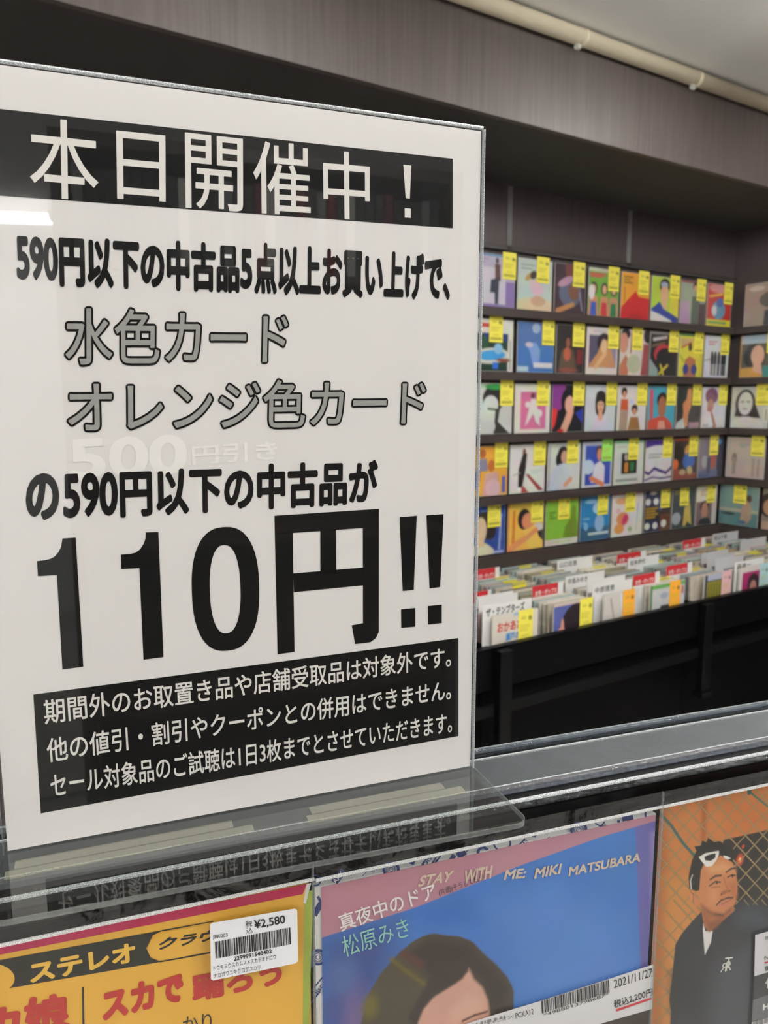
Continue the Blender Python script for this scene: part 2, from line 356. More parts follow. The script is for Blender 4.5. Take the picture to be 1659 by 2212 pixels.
@A
def _(k): k.r(0, 0, 1, 1, '#b4cc40'); k.r(.68, 0, 1, 1, '#d9d244'); k.e(.47, .2, .19, .17, '#2c2224'); k.e(.47, .38, .15, .22, S_); k.e(.45, .17, .13, .06, '#a9b6cc'); k.p([(0, .98), (0, .74), (.3, .55), (.45, .7), (1, .88), (1, 1)], '#2d3f96'); k.p([(0, 1), (0, .76), (.35, .84), (.75, .95), (.8, 1)], '#dfdcd8'); k.p([(.38, .55), (.56, .55), (.6, .72), (.45, .7)], S_)
@A
def _(k): k.r(0, 0, 1, 1, '#9aa394'); k.r(0, 0, 1, .05, '#8d2c34'); k.p([(0, 1), (0, .5), (.35, .45), (.42, 1)], '#b795b4'); k.r(.45, .35, .75, 1, '#5c625c'); k.e(.58, .12, .1, .1, '#30282a'); k.e(.57, .16, .06, .07, S_); k.r(.75, .5, 1, 1, '#4a3236')
@A
def _(k): k.r(0, 0, 1, 1, '#b9322f'); k.r(0, .83, 1, 1, '#d8cf35'); k.e(.45, .1, .4, .1, '#c98a8a'); k.e(.48, .6, .27, .22, '#5f8fb0'); k.e(.52, .42, .14, .11, '#3f5c9e'); k.e(.3, .62, .1, .12, '#c9cfd6'); k.l([(.1, .3), (.6, .22)], .05, '#d9b23c'); lines(k, .08, .9, .8, 1, 0, '#6fa05a', .06)
# row 2
@A
def _(k): k.r(0, 0, 1, 1, '#dcdcd2'); k.r(0, .27, .86, 1, '#17392c'); k.r(.2, .27, .86, .42, '#1f3577'); k.e(.4, .7, .5, .15, '#d8d5c8', -3); k.e(.42, .69, .38, .1, '#3f9bd8', -3); k.e(.6, .56, .12, .1, '#8fc3e6'); k.r(.45, .82, .6, .95, '#2d6fd0'); k.e(.75, .78, .2, .04, '#8a4a38'); lines(k, .15, .12, .45, 1, 0, '#b3402f', .08); k.l([(.93, .4), (.93, .95)], .03, '#8a8f94'); k.e(.2, .45, .14, .12, '#24543a')
@A
def _(k): k.r(0, 0, 1, 1, '#3f74b4'); k.r(0, 0, 1, .45, '#4a6ea6'); k.e(.5, .12, .11, .1, '#9fb0c8'); k.p([(.22, .42), (.5, .4), (.62, .55), (.6, .8), (.42, .85), (.35, .6)], '#7f9cd2'); k.e(.32, .45, .1, .05, '#cfc0c8'); k.r(.45, .8, .97, .9, '#dcdcd8'); k.r(0, .88, .3, .98, '#b9d2e0')
@A
def _(k): k.r(0, 0, 1, 1, '#26201f'); k.e(.42, .32, .12, .12, '#140f10'); k.e(.42, .36, .08, .1, '#8f5240'); k.p([(.1, .9), (.2, .52), (.42, .45), (.62, .52), (.75, .9)], '#5a4c3a'); k.e(.4, .6, .13, .14, '#b4573f'); k.r(.75, .5, .95, .8, '#7a1f22'); k.e(.45, .93, .35, .05, '#8a4a3c')
@A
def _(k): k.r(0, 0, 1, 1, '#ddd6d0'); k.r(.08, .17, .95, .85, '#5a5872'); k.r(.6, .17, .95, .85, '#8f8aa2'); k.e(.55, .32, .22, .2, '#2a2024'); k.p([(.05, .85), (.35, .55), (.45, .35), (.65, .25), (.78, .45), (.95, .85)], '#c78f63'); k.e(.55, .4, .1, .15, '#e3bb92'); k.l([(.3, .85), (.6, .55)], .1, '#e0ad80'); lines(k, .2, .09, .6, 1, 0, '#b9a9a6')
@A
def _(k): k.r(0, 0, 1, 1, '#d6ccc6'); k.e(.18, .1, .16, .12, '#282025'); k.e(.12, .3, .16, .22, '#cf9379'); k.p([(0, 1), (0, .8), (.2, .55), (.35, .7), (.3, 1)], '#b7765a'); k.e(.5, .75, .25, .2, '#b9b8a2'); k.e(.95, .12, .14, .16, '#2b2129'); k.p([(.75, 1), (.82, .3), (1, .3), (1, 1)], '#9a4a4c'); k.l([(.4, .1), (.38, .5)], .05, '#b04a52')
@A
def _(k): k.r(0, 0, 1, 1, '#2e2b2a'); k.r(0, 0, 1, .06, '#8f8a88'); k.p([(.08, .15), (.6, .08), (.6, .14), (.1, .22)], '#c9bdb8'); k.p([(.05, .3), (.55, .2), (.55, .25), (.05, .36)], '#7a6448'); k.e(.5, .5, .35, .22, '#b93a44'); k.e(.55, .58, .32, .22, '#242225'); k.l([(.35, .95), (.65, .75)], .06, '#c9b838'); k.l([(.4, .75), (.5, .95)], .06, '#c9b838'); k.p([(0, 1), (0, .6), (.3, .85), (.3, 1)], '#8fa6a6')
@A
def _(k): k.r(0, 0, 1, 1, '#d8cf48'); k.r(0, 0, 1, .05, '#3f8a48'); k.p([(0, .12), (.6, .1), (.5, .25), (.1, .3)], '#c8a878'); k.l([(.1, .32), (.5, .2)], .04, '#c04a38'); k.e(.45, .3, .08, .1, '#2b2a2e'); k.p([(.2, 1), (.25, .6), (.45, .5), (.7, .6), (.75, 1)], '#b5714d'); k.e(.3, .82, .12, .12, '#3c3f8e'); k.e(.65, .82, .12, .12, '#3c3f8e'); k.l([(.05, .5), (.2, .65)], .05, '#8fae3a'); k.r(.85, .1, 1, 1, '#cfc23a')
@A
def _(k):
    k.r(0, 0, 1, 1, '#d3d6de'); lines(k, .15, .14, .5, 2, .06, '#c98a98', .04); k.l([(0, .6), (.3, .55)], .02, '#55565c')
    for x in (.32, .45, .6, .75, .85): k.e(x, .42, .05, .05, '#33322f'); k.r(x-.06, .45, x+.06, .68, '#26262a'); k.r(x-.05, .68, x+.05, .95, '#55575c' if x > .5 else '#77797e')
# row 3
@A
def _(k): k.r(0, 0, 1, 1, '#cfd2cd'); k.r(0, .03, 1, .1, '#b6d9b4'); k.e(.5, .3, .3, .25, '#22211f'); k.e(.52, .07, .25, .06, '#2f9a4a'); k.e(.42, .42, .2, .18, '#d9dad6'); k.l([(.35, .5), (.6, .52)], .04, '#2b2b2b'); k.p([(.5, 1), (.55, .5), (.68, .5), (.62, .75), (.95, 1), (1, 1), (.1, 1)], '#3a3a38'); k.e(.4, .85, .15, .12, '#c9cbc7'); k.e(.85, .62, .2, .22, '#c6c9c4')
@A
def _(k): k.r(0, 0, 1, 1, '#dfdad2'); k.r(.16, .16, .88, .92, '#cc6f9a'); k.e(.5, .25, .06, .07, '#6a3b48'); k.p([(.45, .3), (.58, .3), (.7, .7), (.72, .85), (.6, .78), (.52, .6), (.38, .78), (.3, .86), (.35, .66), (.4, .5)], '#dcd4d8'); k.e(.36, .42, .07, .06, '#dcd4d8'); k.e(.68, .6, .1, .08, '#dcd4d8')
@A
def _(k): k.r(0, 0, 1, 1, '#16161f'); k.e(.15, .2, .28, .35, '#8a3a8c'); k.p([(0, .95), (0, .5), (.14, .5), (.16, .6), (.1, .85)], '#cf3636'); k.e(.5, .35, .22, .28, '#14131c'); k.e(.55, .42, .15, .18, '#dfa99c'); k.l([(.58, .58), (.5, .75), (.35, 1)], .2, '#dba58f'); k.p([(.75, .6), (1, .5), (1, .85), (.85, .7)], '#273a9c'); k.e(.28, .97, .1, .04, '#b52a2e')
@A
def _(k): k.r(0, 0, 1, 1, '#ccd2da'); face(k, .5, .42, .92, '#30272a', '#d8a585', '#d3cddb'); k.e(.5, .22, .16, .1, '#30272a')
@A
def _(k):
    k.r(0, 0, 1, 1, '#dcd8d4'); k.e(.22, .14, .1, .1, '#2b2324'); k.e(.23, .2, .06, .08, '#c99074'); k.p([(.1, .55), (.12, .3), (.36, .3), (.38, .56)], '#c45a34'); k.p([(.1, .55), (.38, .55), (.36, 1), (.08, 1)], '#a8917e')
    k.e(.6, .52, .11, .1, '#2b2324'); k.e(.6, .58, .07, .08, '#c99074'); k.p([(.38, 1), (.46, .7), (.74, .7), (.82, 1)], '#9a7040'); k.e(.48, .36, .07, .06, '#c9cde4')
@A
def _(k): k.r(0, 0, 1, 1, '#4ba6bc'); k.l([(.12, .12), (.14, .7)], .12, '#c25463'); k.e(.52, .32, .2, .18, '#2f2624'); k.e(.52, .48, .15, .24, '#a5694c'); k.p([(0, 1), (.03, .78), (.4, .7), (.65, .7), (.9, .86), (.95, 1)], '#c24f3c'); k.p([(.38, 1), (.42, .8), (.62, .8), (.68, 1)], '#d8a08a')
@A
def _(k): k.r(0, 0, 1, 1, '#3b3538'); k.e(.2, .3, .22, .3, '#2a3434'); k.p([(.25, .42), (.4, .3), (.45, .05), (.6, .05), (.62, .35), (.6, .5), (.5, .65), (.5, .95), (.25, .95), (.3, .6)], '#cf8a62'); k.p([(0, 1), (.05, .85), (.3, .75), (.4, 1)], '#c9cfd0'); k.r(.55, .85, 1, 1, '#a88a92')
@A
def _(k): k.r(0, 0, 1, 1, '#dad6da'); k.e(.38, .22, .26, .2, '#7a4668'); k.e(.35, .45, .14, .15, '#b98878'); k.l([(.3, .55), (.55, .95)], .16, '#b3796a'); k.p([(.1, .95), (.15, .6), (.35, .6), (.5, .95)], '#e2e0e4'); k.r(.05, .9, .3, .97, '#b9b9c6')
# row 4
@A
def _(k): k.r(0, 0, 1, 1, '#e0a63c'); k.e(.3, .15, .09, .09, '#a8602e'); k.p([(.12, .5), (.2, .25), (.42, .25), (.45, .5)], '#8f8aa0'); k.p([(.08, .85), (.1, .5), (.25, .48), (.2, .88)], '#4452a4'); k.e(.55, .4, .1, .12, '#c06a34'); k.p([(.3, 1), (.38, .55), (.72, .52), (.82, 1)], '#d3a0a0'); k.e(.6, .85, .2, .18, '#dcb3bc'); k.r(.85, .62, .95, .95, '#5560b0')
@A
def _(k): k.r(0, 0, 1, 1, '#dddcd8'); k.e(.4, .14, .05, .06, '#7a4a3a'); k.p([(.36, .18), (.48, .18), (.45, .5), (.36, .88), (.24, .88), (.24, .5), (.3, .35)], '#2a201f'); k.p([(.45, .62), (.52, .6), (.98, .97), (.82, .97)], '#9e4044'); k.p([(.3, .9), (.4, .85), (.55, 1), (.35, 1)], '#b3444a'); lines(k, .6, .55, .9, 2, .05, '#b9c2c4'); k.l([(.1, .62), (.3, .58)], .02, '#9aa0a4'); k.e(.28, .92, .06, .04, '#f0f0ee')
@A
def _(k): k.r(0, 0, 1, 1, '#cfd2cc'); k.l([(.06, .06), (.04, .95)], .02, '#55565a'); k.e(.46, .22, .16, .15, '#1e1a1b'); k.e(.36, .35, .12, .16, '#1e1a1b'); k.e(.5, .3, .1, .14, '#c69a86'); k.p([(.04, 1), (.1, .6), (.35, .45), (.6, .42), (.72, .7), (.68, 1)], '#c3cdd8'); k.l([(.55, .9), (.72, .78)], .1, '#cf9b7c')
@A
def _(k): k.r(0, 0, 1, 1, '#c8cede'); k.r(.1, .08, .95, .95, '#3a50ac'); k.e(.2, .55, .2, .16, '#c2cbe2'); k.e(.55, .22, .11, .13, '#4a2c26'); k.e(.56, .28, .08, .13, '#cf8f76'); k.p([(.3, .9), (.42, .5), (.6, .42), (.75, .55), (.75, .92)], '#ddd9de'); k.l([(.3, .8), (.7, .95)], .11, '#d2805a')
@A
def _(k): k.r(0, 0, 1, 1, '#d0d5cc'); k.r(0, 0, 1, .06, '#8fc79a'); k.r(.25, .28, .78, .76, '#2a2723'); k.r(.35, .5, .48, .72, '#c07a2c'); k.r(.55, .5, .68, .7, '#2f7a4a'); k.e(.4, .38, .06, .08, '#b9a0a4'); lines(k, .1, .9, .8, 1, 0, '#8f9790', .06); lines(k, .1, .14, .4, 1, 0, '#b9a4a4')
@A
def _(k): k.r(0, 0, 1, 1, '#d6d3d6'); k.p([(0, 0), (1, 0), (1, .1), (.7, .14), (.35, .14), (0, .2)], '#4a3388'); k.l([(0, .75), (.15, .8), (.35, .68), (.6, .75), (.8, .8), (1, .68)], .07, '#46327a', None); k.l([(0, .95), (.3, .88), (.6, .93), (1, .9)], .04, '#46327a'); lines(k, .12, .35, .65, 2, .07, '#6a6470'); lines(k, .3, .9, .7, 1, 0, '#8a7a9a')
@A
def _(k): k.r(0, 0, 1, 1, '#3b3634'); k.p([(0, 1), (0, .7), (.5, .8), (1, .85), (1, 1)], '#8a4c42'); k.e(.2, .35, .2, .25, '#2a2018'); k.e(.08, .62, .14, .12, '#d06a34'); k.e(.58, .3, .12, .14, '#c9964e'); k.e(.65, .55, .25, .2, '#3f64b0'); k.e(.4, .82, .13, .07, '#b7a87c'); k.e(.7, .78, .12, .1, '#b7a87c', 30); k.r(0, 0, 1, .06, '#a84a34')
@A
def _(k): k.r(0, 0, 1, 1, '#7f7684'); k.r(.75, 0, 1, 1, '#24283e'); k.e(.84, .12, .08, .07, '#3f7fc0'); k.e(.25, .6, .12, .16, '#a9a3a8'); k.e(.6, .6, .12, .2, '#a8544a'); k.r(0, .82, .8, 1, '#5a6488'); k.r(.35, .5, .5, .9, '#3a4c6a')
# row 5
@A
def _(k): k.r(0, 0, 1, 1, '#23489a'); k.e(.4, .33, .24, .22, '#3a2c2a'); k.e(.55, .5, .2, .2, '#2a2223'); k.e(.3, .48, .17, .26, '#e0c09e'); k.p([(.05, 1), (.1, .8), (.3, .72), (.5, .78), (.68, .9), (.7, 1)], '#d9d6b8'); k.p([(.22, .6), (.4, .6), (.42, .82), (.2, .82)], '#dfbd98'); k.l([(.88, .2), (.84, .9)], .05, '#9fb0d6'); lines(k, .3, .1, .6, 1, 0, '#7f94cc'); lines(k, .65, .96, .95, 1, 0, '#c9d3ea', .03)
@A
def _(k): k.r(0, 0, 1, 1, '#e4b950'); k.r(0, 0, .03, 1, '#c8642e'); k.l([(.17, .18), (.15, .85)], .08, '#cc7a2c'); k.e(.45, .35, .18, .22, '#2c211f'); k.e(.55, .4, .16, .17, '#d78f66'); k.l([(.05, .95), (.4, .8), (.8, .62)], .14, '#dc9460'); k.e(.85, .55, .14, .1, '#d6d2c6'); k.p([(.75, .65), (1, .6), (1, .85)], '#3a3430'); k.p([(.45, .6), (.75, .5), (1, 1), (.6, 1)], '#e8c75c'); k.l([(.05, .97), (.45, .8), (.8, .6)], .11, '#dc9460')
@A
def _(k): k.r(0, 0, 1, 1, '#84b93a'); k.p([(.52, .88), (.6, .6), (.75, .45), (.78, .3), (.9, .28), (.95, .5), (1, .6), (1, .88)], '#6f8f2a'); k.e(.85, .25, .08, .1, '#6f8f2a'); k.r(0, .87, 1, 1, '#ddd3d2'); lines(k, .12, .28, .3, 3, .06, '#4f7a28', .03); lines(k, .1, .93, .8, 1, 0, '#b9c79a', .04); k.r(0, 0, 1, .03, '#d29a3a')
@A
def _(k): k.r(0, 0, 1, 1, '#2a7fb8'); k.r(0, .7, 1, 1, '#2f5f80'); k.e(.35, .12, .2, .05, '#8fc0de'); k.e(.55, .28, .14, .12, '#a9cbe0'); k.e(.65, .62, .16, .2, '#8fb4d0'); k.l([(.3, .85), (.95, .85)], .05, '#d3dce0'); lines(k, .1, .5, .3, 2, .1, '#a6cbe0'); k.e(.2, .68, .07, .08, '#7fb0cf')
@A
def _(k): k.r(0, 0, 1, 1, '#dfd8d4'); k.r(0, 0, 1, .03, '#b9445c'); k.e(.3, .18, .2, .08, '#dba37a'); k.e(.35, .6, .2, .16, '#cf8a5c'); k.e(.25, .82, .16, .12, '#d89450'); k.e(.42, .62, .08, .13, '#c9386a', 30); k.e(.6, .85, .07, .06, '#9ab87a'); k.e(.2, .4, .07, .06, '#e6b2bf'); k.l([(.84, .25), (.8, .9)], .03, '#a9b4cf')
@A
def _(k):
    k.r(0, 0, 1, 1, '#262d52'); k.r(0, .38, 1, .7, '#2c2826'); lines(k, .06, .43, .5, 4, .07, '#a88630', .045)
    for x, y in ((.12, .27), (.42, .27), (.12, .85), (.42, .85), (.75, .82)): k.e(x, y, .1, .08, '#d9dad8')
    k.r(.6, .6, 1, 1, '#6a3f2a'); k.e(.75, .82, .11, .09, '#d9d6d0'); k.e(.3, .07, .12, .04, '#b9a9b4'); k.r(.55, .2, .66, .5, '#2f4a98')
@A
def _(k): k.r(0, 0, 1, 1, '#3c4a50'); lines(k, .1, .08, .6, 2, .06, '#9a9440', .03); k.e(.68, .55, .13, .2, '#b9a24c'); k.p([(.5, .95), (.55, .5), (.8, .45), (.9, .95), (.7, .85), (.6, .97)], '#c6b25c'); k.e(.2, .75, .2, .15, '#aab2b6'); k.e(.7, .35, .07, .08, '#b08a6a')
@A
def _(k): k.r(0, 0, 1, 1, '#7e6a6a'); k.r(0, 0, 1, .4, '#dcd8d6'); lines(k, .2, .12, .5, 3, .06, '#c48a74', .03); k.e(.42, .52, .22, .14, '#2a2425'); k.e(.42, .64, .16, .22, '#b9806a'); k.p([(.1, 1), (.2, .86), (.42, .8), (.65, .82), (.8, 1)], '#33363c'); k.r(.78, .3, 1, 1, '#c6c3be')
# right wall, rows 1..5 then an extra in row 5
@A
def _(k): k.r(0, 0, 1, 1, '#a48f82'); k.e(.75, .4, .38, .2, '#5a5a54'); k.e(.8, .5, .2, .16, '#3a3a3c'); k.e(.85, .48, .11, .13, '#c07a54'); k.p([(.5, 1), (.52, .65), (.8, .6), (1, .65), (1, 1)], '#3f4148'); k.e(.3, .12, .2, .06, '#c6b8a8')
@A
def _(k): k.r(0, 0, 1, 1, '#5a564e'); k.r(0, 0, 1, .2, '#a9b9c4'); k.e(.38, .5, .28, .3, '#2f2c2e'); k.e(.45, .48, .17, .24, '#d6a894'); k.p([(0, 1), (0, .78), (.5, .75), (.6, 1)], '#cf9c48'); k.p([(.6, 1), (.6, .72), (.85, .75), (.9, 1)], '#3a8f84'); k.p([(.35, .68), (.55, .68), (.6, .95), (.35, .85)], '#d6a894'); k.r(0, 0, .03, 1, '#c98a34')
@A
def _(k): k.r(0, 0, 1, 1, '#cbc8c0'); k.e(.38, .42, .27, .36, '#35302f'); k.p([(.1, .72), (.15, .4), (.65, .4), (.8, .75)], '#35302f'); k.e(.38, .4, .19, .28, '#d9d5cd'); k.p([(0, 1), (.05, .82), (.3, .72), (.5, .72), (.85, .82), (.9, 1)], '#dad7cf'); k.r(.88, .5, 1, .85, '#dcd9d2'); k.l([(.94, .55), (.94, .8)], .03, '#77736c')
for_eyes = ((.3, .36), (.46, .36))
@A
def _(k): k.r(0, 0, 1, 1, '#c3b4ac'); lines(k, .35, .17, .6, 2, .05, '#8fa4a8', .03); k.e(.22, .52, .07, .14, '#8c7a70'); k.r(.17, .5, .27, .92, '#a39084'); k.r(.68, .5, .76, .95, '#ac9a94'); k.r(.82, .5, .88, .95, '#a8948e')
@A
def _(k): k.r(0, 0, 1, 1, '#7fa09c'); k.r(0, .6, 1, 1, '#5f8a8c'); k.r(0, .58, 1, .66, '#b9b49a'); k.e(.25, .72, .17, .04, '#2f4444'); k.e(.76, .3, .07, .09, '#5a4034'); k.p([(.55, .95), (.6, .5), (.72, .35), (.84, .5), (.84, .8), (.72, .95)], '#b99c86'); k.e(.62, .9, .1, .04, '#2f6a94')
@A
def _(k): k.r(0, 0, 1, 1, '#8f8478'); k.e(.2, .4, .3, .3, '#3c332e'); k.e(.2, .45, .18, .2, '#c09070'); k.r(0, .8, 1, 1, '#b9a088')

NAMES = ['lilac cover with a slim standing figure', 'grey-green cover with a seated figure in a straw hat', 'dark maroon cover with a crouching figure and pink swirl', 'green cover with three women in blue, red and green',
 'orange and red cover with a peaked red shape', 'lime cover with a short-haired portrait in blue and white', 'grey and mauve cover with a standing figure', 'red cover with blue figure and a yellow foot strip',
 'white-bordered cover with a pale blue oval pool', 'bright blue cover with a pale drifting figure', 'black cover with a dim reddish figure', 'white-framed cover with a figure resting on folded arms',
 'pale cover with two dark-haired portraits at its edges', 'black cover with a red arc and small yellow bow', 'yellow cover with a bare-shouldered figure', 'white cover with a group in black clothes',
 'black-and-white face cover with green scrawl', 'pink cover with a white-suited figure', 'purple and black cover with a woman on her hand', 'pale grey cover with a fringed-hair portrait in white',
 'white cover with two boys in orange and brown', 'turquoise cover with a portrait in a red top', 'dark cover with a raised pointing arm', 'white cover with a plum-haired figure',
 'orange cover with two small figures in blue and pink', 'white cover with a dark leaning figure and red stripes', 'white cover with a long-haired figure in pale blue', 'blue cover with a white-shirted figure and green tag',
 'pale cover with a small dark inset photo', 'white cover with purple waves', 'dark reddish-brown cover with a blue figure', 'grey and navy cover with small figures',
 'royal blue cover with a short-haired portrait', 'yellow cover with a woman and her outstretched arm', 'grass green cover with a darker green silhouette', 'sea blue cover with white splashes',
 'white cover with red and orange fruit shapes', 'navy and brown cover with white dots and gold lines', 'dark teal cover with a yellow-clad figure', 'white-topped cover with a portrait in black',
 'tan cover with a hooded dark figure', 'grey cover with a smiling portrait in orange and green', 'black and white portrait cover with long dark hair', 'beige cover with faint standing figures', 'sea-green cover with a kneeling figure on a beach', 'brownish portrait cover at the picture edge']
XB = [[1.757, 1.942, 1.948, 2.128, 2.134, 2.310, 2.318, 2.500, 2.506, 2.688, 2.692, 2.880, 2.884, 3.063, 3.070, 3.255],
      [1.757, 1.940, 1.954, 2.148, 2.153, 2.311, 2.318, 2.508, 2.514, 2.697, 2.701, 2.889, 2.893, 3.068, 3.072, 3.257],
      [1.757, 1.943, 1.948, 2.138, 2.142, 2.320, 2.325, 2.508, 2.512, 2.700, 2.704, 2.892, 2.896, 3.070, 3.076, 3.263],
      [1.745, 1.927, 1.931, 2.120, 2.127, 2.314, 2.319, 2.503, 2.507, 2.700, 2.704, 2.890, 2.894, 3.070, 3.074, 3.262],
      [1.742, 1.922, 1.928, 2.121, 2.125, 2.315, 2.319, 2.503, 2.507, 2.712, 2.717, 2.900, 2.904, 3.072, 3.076, 3.238]]
TM = [[0, .02, .012, .006, .012, .003, .005, 0], [.055, .003, .003, 0, .045, 0, .005, .003], [0, .012, 0, -.002, .002, 0, 0, 0], [.004, .002, .017, .005, .04, .005, .003, .045], [.028, .007, .055, .018, .055, .012, .05, .02]]
ORD = ['topmost', 'second', 'third', 'fourth', 'lowest']
tag_me = {}
def tag_mesh(c):
    if c not in tag_me:
        k = tagc(c); V = np.stack([(k.X*.064).ravel(), np.full(k.X.size, 0.), (-k.Y*.094).ravel()], 1)
        tag_me[c] = k.mesh('price_tag', V, [(0, .0004, 0), (.064, .0004, 0), (.064, .0004, -.094), (0, .0004, -.094)], [(0, 1, 2, 3)], lin(c)); tag_me[c].materials.append(m_print)
    return tag_me[c]
def wall_cover(i, x0, wd, z0, place, label, group, margin, tcol='#ede15a', film=None, rz=0):
    """record in its clear sleeve standing on a ledge, front face in the local xz plane"""
    h = .186; t = thing('record_sleeve', label, 'record', place, rz, group)
    k = Ink(0, 0, 1, 1, 44, 48, '#cccccc'); ART[i](k)
    if i == 42:
        for ex, ey in for_eyes: k.e(ex, ey, .05, .018, '#55504d')
        k.e(.38, .53, .06, .018, '#8c8782')
    k.mottle(.10, 5, i)
    pad = .004; w2 = wd-2*pad
    V = np.stack([(pad+k.X*w2).ravel(), np.zeros(k.X.size), (.004+h*(1-k.Y)).ravel()], 1)
    a, b, c, d = pad, pad+w2, .004, .004+h
    me = k.mesh('jacket', V, [(a, 0, c), (b, 0, c), (b, 0, d), (a, 0, d), (a, .005, c), (b, .005, c), (b, .005, d), (a, .005, d)],
                [(4, 5, 6, 7), (0, 4, 5, 1), (3, 2, 6, 7), (0, 3, 7, 4), (1, 5, 6, 2)], lin('#bdb8ae'))
    j = link('jacket', me, t, m_print)
    box('plastic_sleeve', film or m_pouch, t, 0, -.0012, .0005, wd, -.0007, .2)
    g = link('price_tag', tag_mesh(tcol), t); g.location = (wd-margin-.065, -.0022, .202)
    return t
n = 0
for r_ in range(5):
    for c_ in range(8):
        x0, x1 = XB[r_][2*c_], XB[r_][2*c_+1]
        shiny = m_film if (r_ == 0 and c_ in (1, 2, 3, 5, 6, 7)) or (r_ == 1 and c_ in (1, 2, 7)) else None
        where = 'beside the white notice' if c_ == 0 else ('next to the corner' if c_ == 7 else 'on the long wall')
        wall_cover(n, x0, x1-x0, 0, (x0, YP, ROWS[r_]+.0005), f'{NAMES[n]}, {ORD[r_]} row {where}', 'sleeved records on the long wall', TM[r_][c_], '#9be06a' if n == 27 else '#ede15a', shiny)
        n += 1
for r_, (y1, y0) in enumerate(((2.110, 1.915), (2.115, 1.92), (2.143, 1.954), (2.152, 1.956), (2.172, 1.970))):
    wall_cover(n, 0, y1-y0, 0, (XP-.0, y1, ROWS[r_]+.0005), f'{NAMES[n]}, {ORD[r_]} row on the right-hand wall', 'sleeved records on the right wall', (-.01, .0, .0, .006, .062)[r_], rz=R(-90), film=m_film if r_ == 0 else None)
    n += 1
wall_cover(n, 0, .19, 0, (XP, 1.958, ROWS[4]+.0005), f'{NAMES[n]}, lowest row on the right-hand wall', 'sleeved records on the right wall', .0, rz=R(-90))

# ---------------------------------------------------------------- record bins
ZB = EYE-.800; LIP = EYE-.697; YBF = 1.600          # bin floor, front lip height, front plane
def bin_unit(x0, x1, label, posts):
    t = thing('record_bin', label, 'record bin', (x0, YBF, 0), 0, 'black record bins under the record wall')
    W_ = x1-x0
    box('front_panel', m_black, t, 0, .002, ZB-.02, W_, .018, LIP)
    box('bin_floor', m_black, t, 0, .0185, ZB-.02, W_, .562, ZB)
    box('back_panel', m_black, t, 0, .563, 0.1, W_, .583, LIP+.01)
    box('side_panel', m_black, t, 0, .0185, ZB+.0005, .008, .562, LIP-.004)
    box('side_panel', m_black, t, W_-.008, .0185, ZB+.0005, W_, .562, LIP-.004)
    for p in posts:
        box('post', m_blackf, t, p, -.028, EYE-1.02, p+.045, -.0001, LIP-.004, bevel=.003)
        box('foot', m_blackf, t, p-.006, -.034, EYE-1.04, p+.051, .006, EYE-1.0205)
    box('cross_bar', m_blackf, t, 0.001+(posts[0]+.046 if posts else 0), -.012, EYE-.895, W_, .0000, EYE-.86, bevel=.002)
    box('lower_panel', m_black, t, 0, .05, .1, W_, .07, ZB-.021)
    box('lip_edge', m_blackf, t, 0, -.001, LIP+.0005, W_, .020, LIP+.003)
    box('inner_divider', m_black, t, .008, .285, ZB+.0005, W_-.008, .291, LIP-.06)
    for q in range(1, 4):
        box('column_divider', m_black, t, W_*q/4-.011, .02, ZB+.0005, W_*q/4-.007, .284, LIP-.04)
    return t
UN = [(.455, 1.385), (1.387, 2.330), (2.332, 3.275)]
bin_unit(*UN[0], 'black record bin left of the rest, mostly behind the white notice', [])
bin_unit(*UN[1], 'black record bin in the middle, holding the row with the orange tags', [.005])
bin_unit(*UN[2], 'black record bin at right, ending in the corner', [.002])
box('base_deck', m_deck, None, .3, 1.45, 0, XR-.001, YW-.001, .098); tag(bpy.data.objects['base_deck'], 'dark brown wooden plinth under the record bins', 'plinth')

# records standing in the bins
SC = ['#a8a098', '#b9b0a2', '#8f9a96', '#a69a9a', '#c6bfae', '#8a8a8c', '#a89478', '#9cb0ac', '#b49a9a', '#777a80', '#c9c4ba', '#8f8a74', '#d3cdbd', '#6f6a66']
m_sl = [mat('sleeve_card_'+c[1:], c, .4, noise=.25, nscale=30, stretch=(1, .3, 1)) for c in SC]
rec_me = []
for i, c in enumerate(SC):
    me = MB().box(0, 0, 0, .180, .0085, .178+(i % 3)*.002).mesh('record_sleeve'); me.materials.append(m_sl[i]); rec_me.append(me)
m_ytag = flat('#e8dc3c'); m_otag = flat('#f0a63c'); m_ptag = flat('#e3b3b8'); m_btag = flat('#a9cdd2')
fold_me = MB().box(0, -.0006, .13, .062, 0, .1795).box(0, -.0006, .183, .062, .0095, .1836).mesh('price_tag'); fold_me.materials.append(m_ytag)
def columns():
    for ui, (a, b) in enumerate(UN):
        wcol = (b-a)/4
        for q in range(4):
            if ui == 0 and q < 2: continue
            yield ui, q, a+wcol*q+.022
cnt = 0
WHERE = {0: 'left-hand bin', 1: 'middle bin', 2: 'right-hand bin'}; ORDC = ['first', 'second', 'third', 'last']
for ui, q, x0 in columns():
    y = .052
    while y < .535:
        if .268 < y < .292: y = .295
        o = link('packed_record', rec_me[random.randrange(len(rec_me))])
        o.location = (x0+random.uniform(-.006, .008), YBF+y, ZB+.001); o.rotation_euler.x = -.02
        wh = f"packed in the {'front' if y < .285 else 'back'} half of the {ORDC[q]} column, {WHERE[ui]}"
        tag(o, 'sleeved record '+wh, 'record', 'records '+wh)
        if random.random() < .25:
            g = link('price_tag', fold_me, o); g.location = (random.uniform(.06, .115), 0, 0)
        y += random.uniform(.0150, .0205); cnt += 1

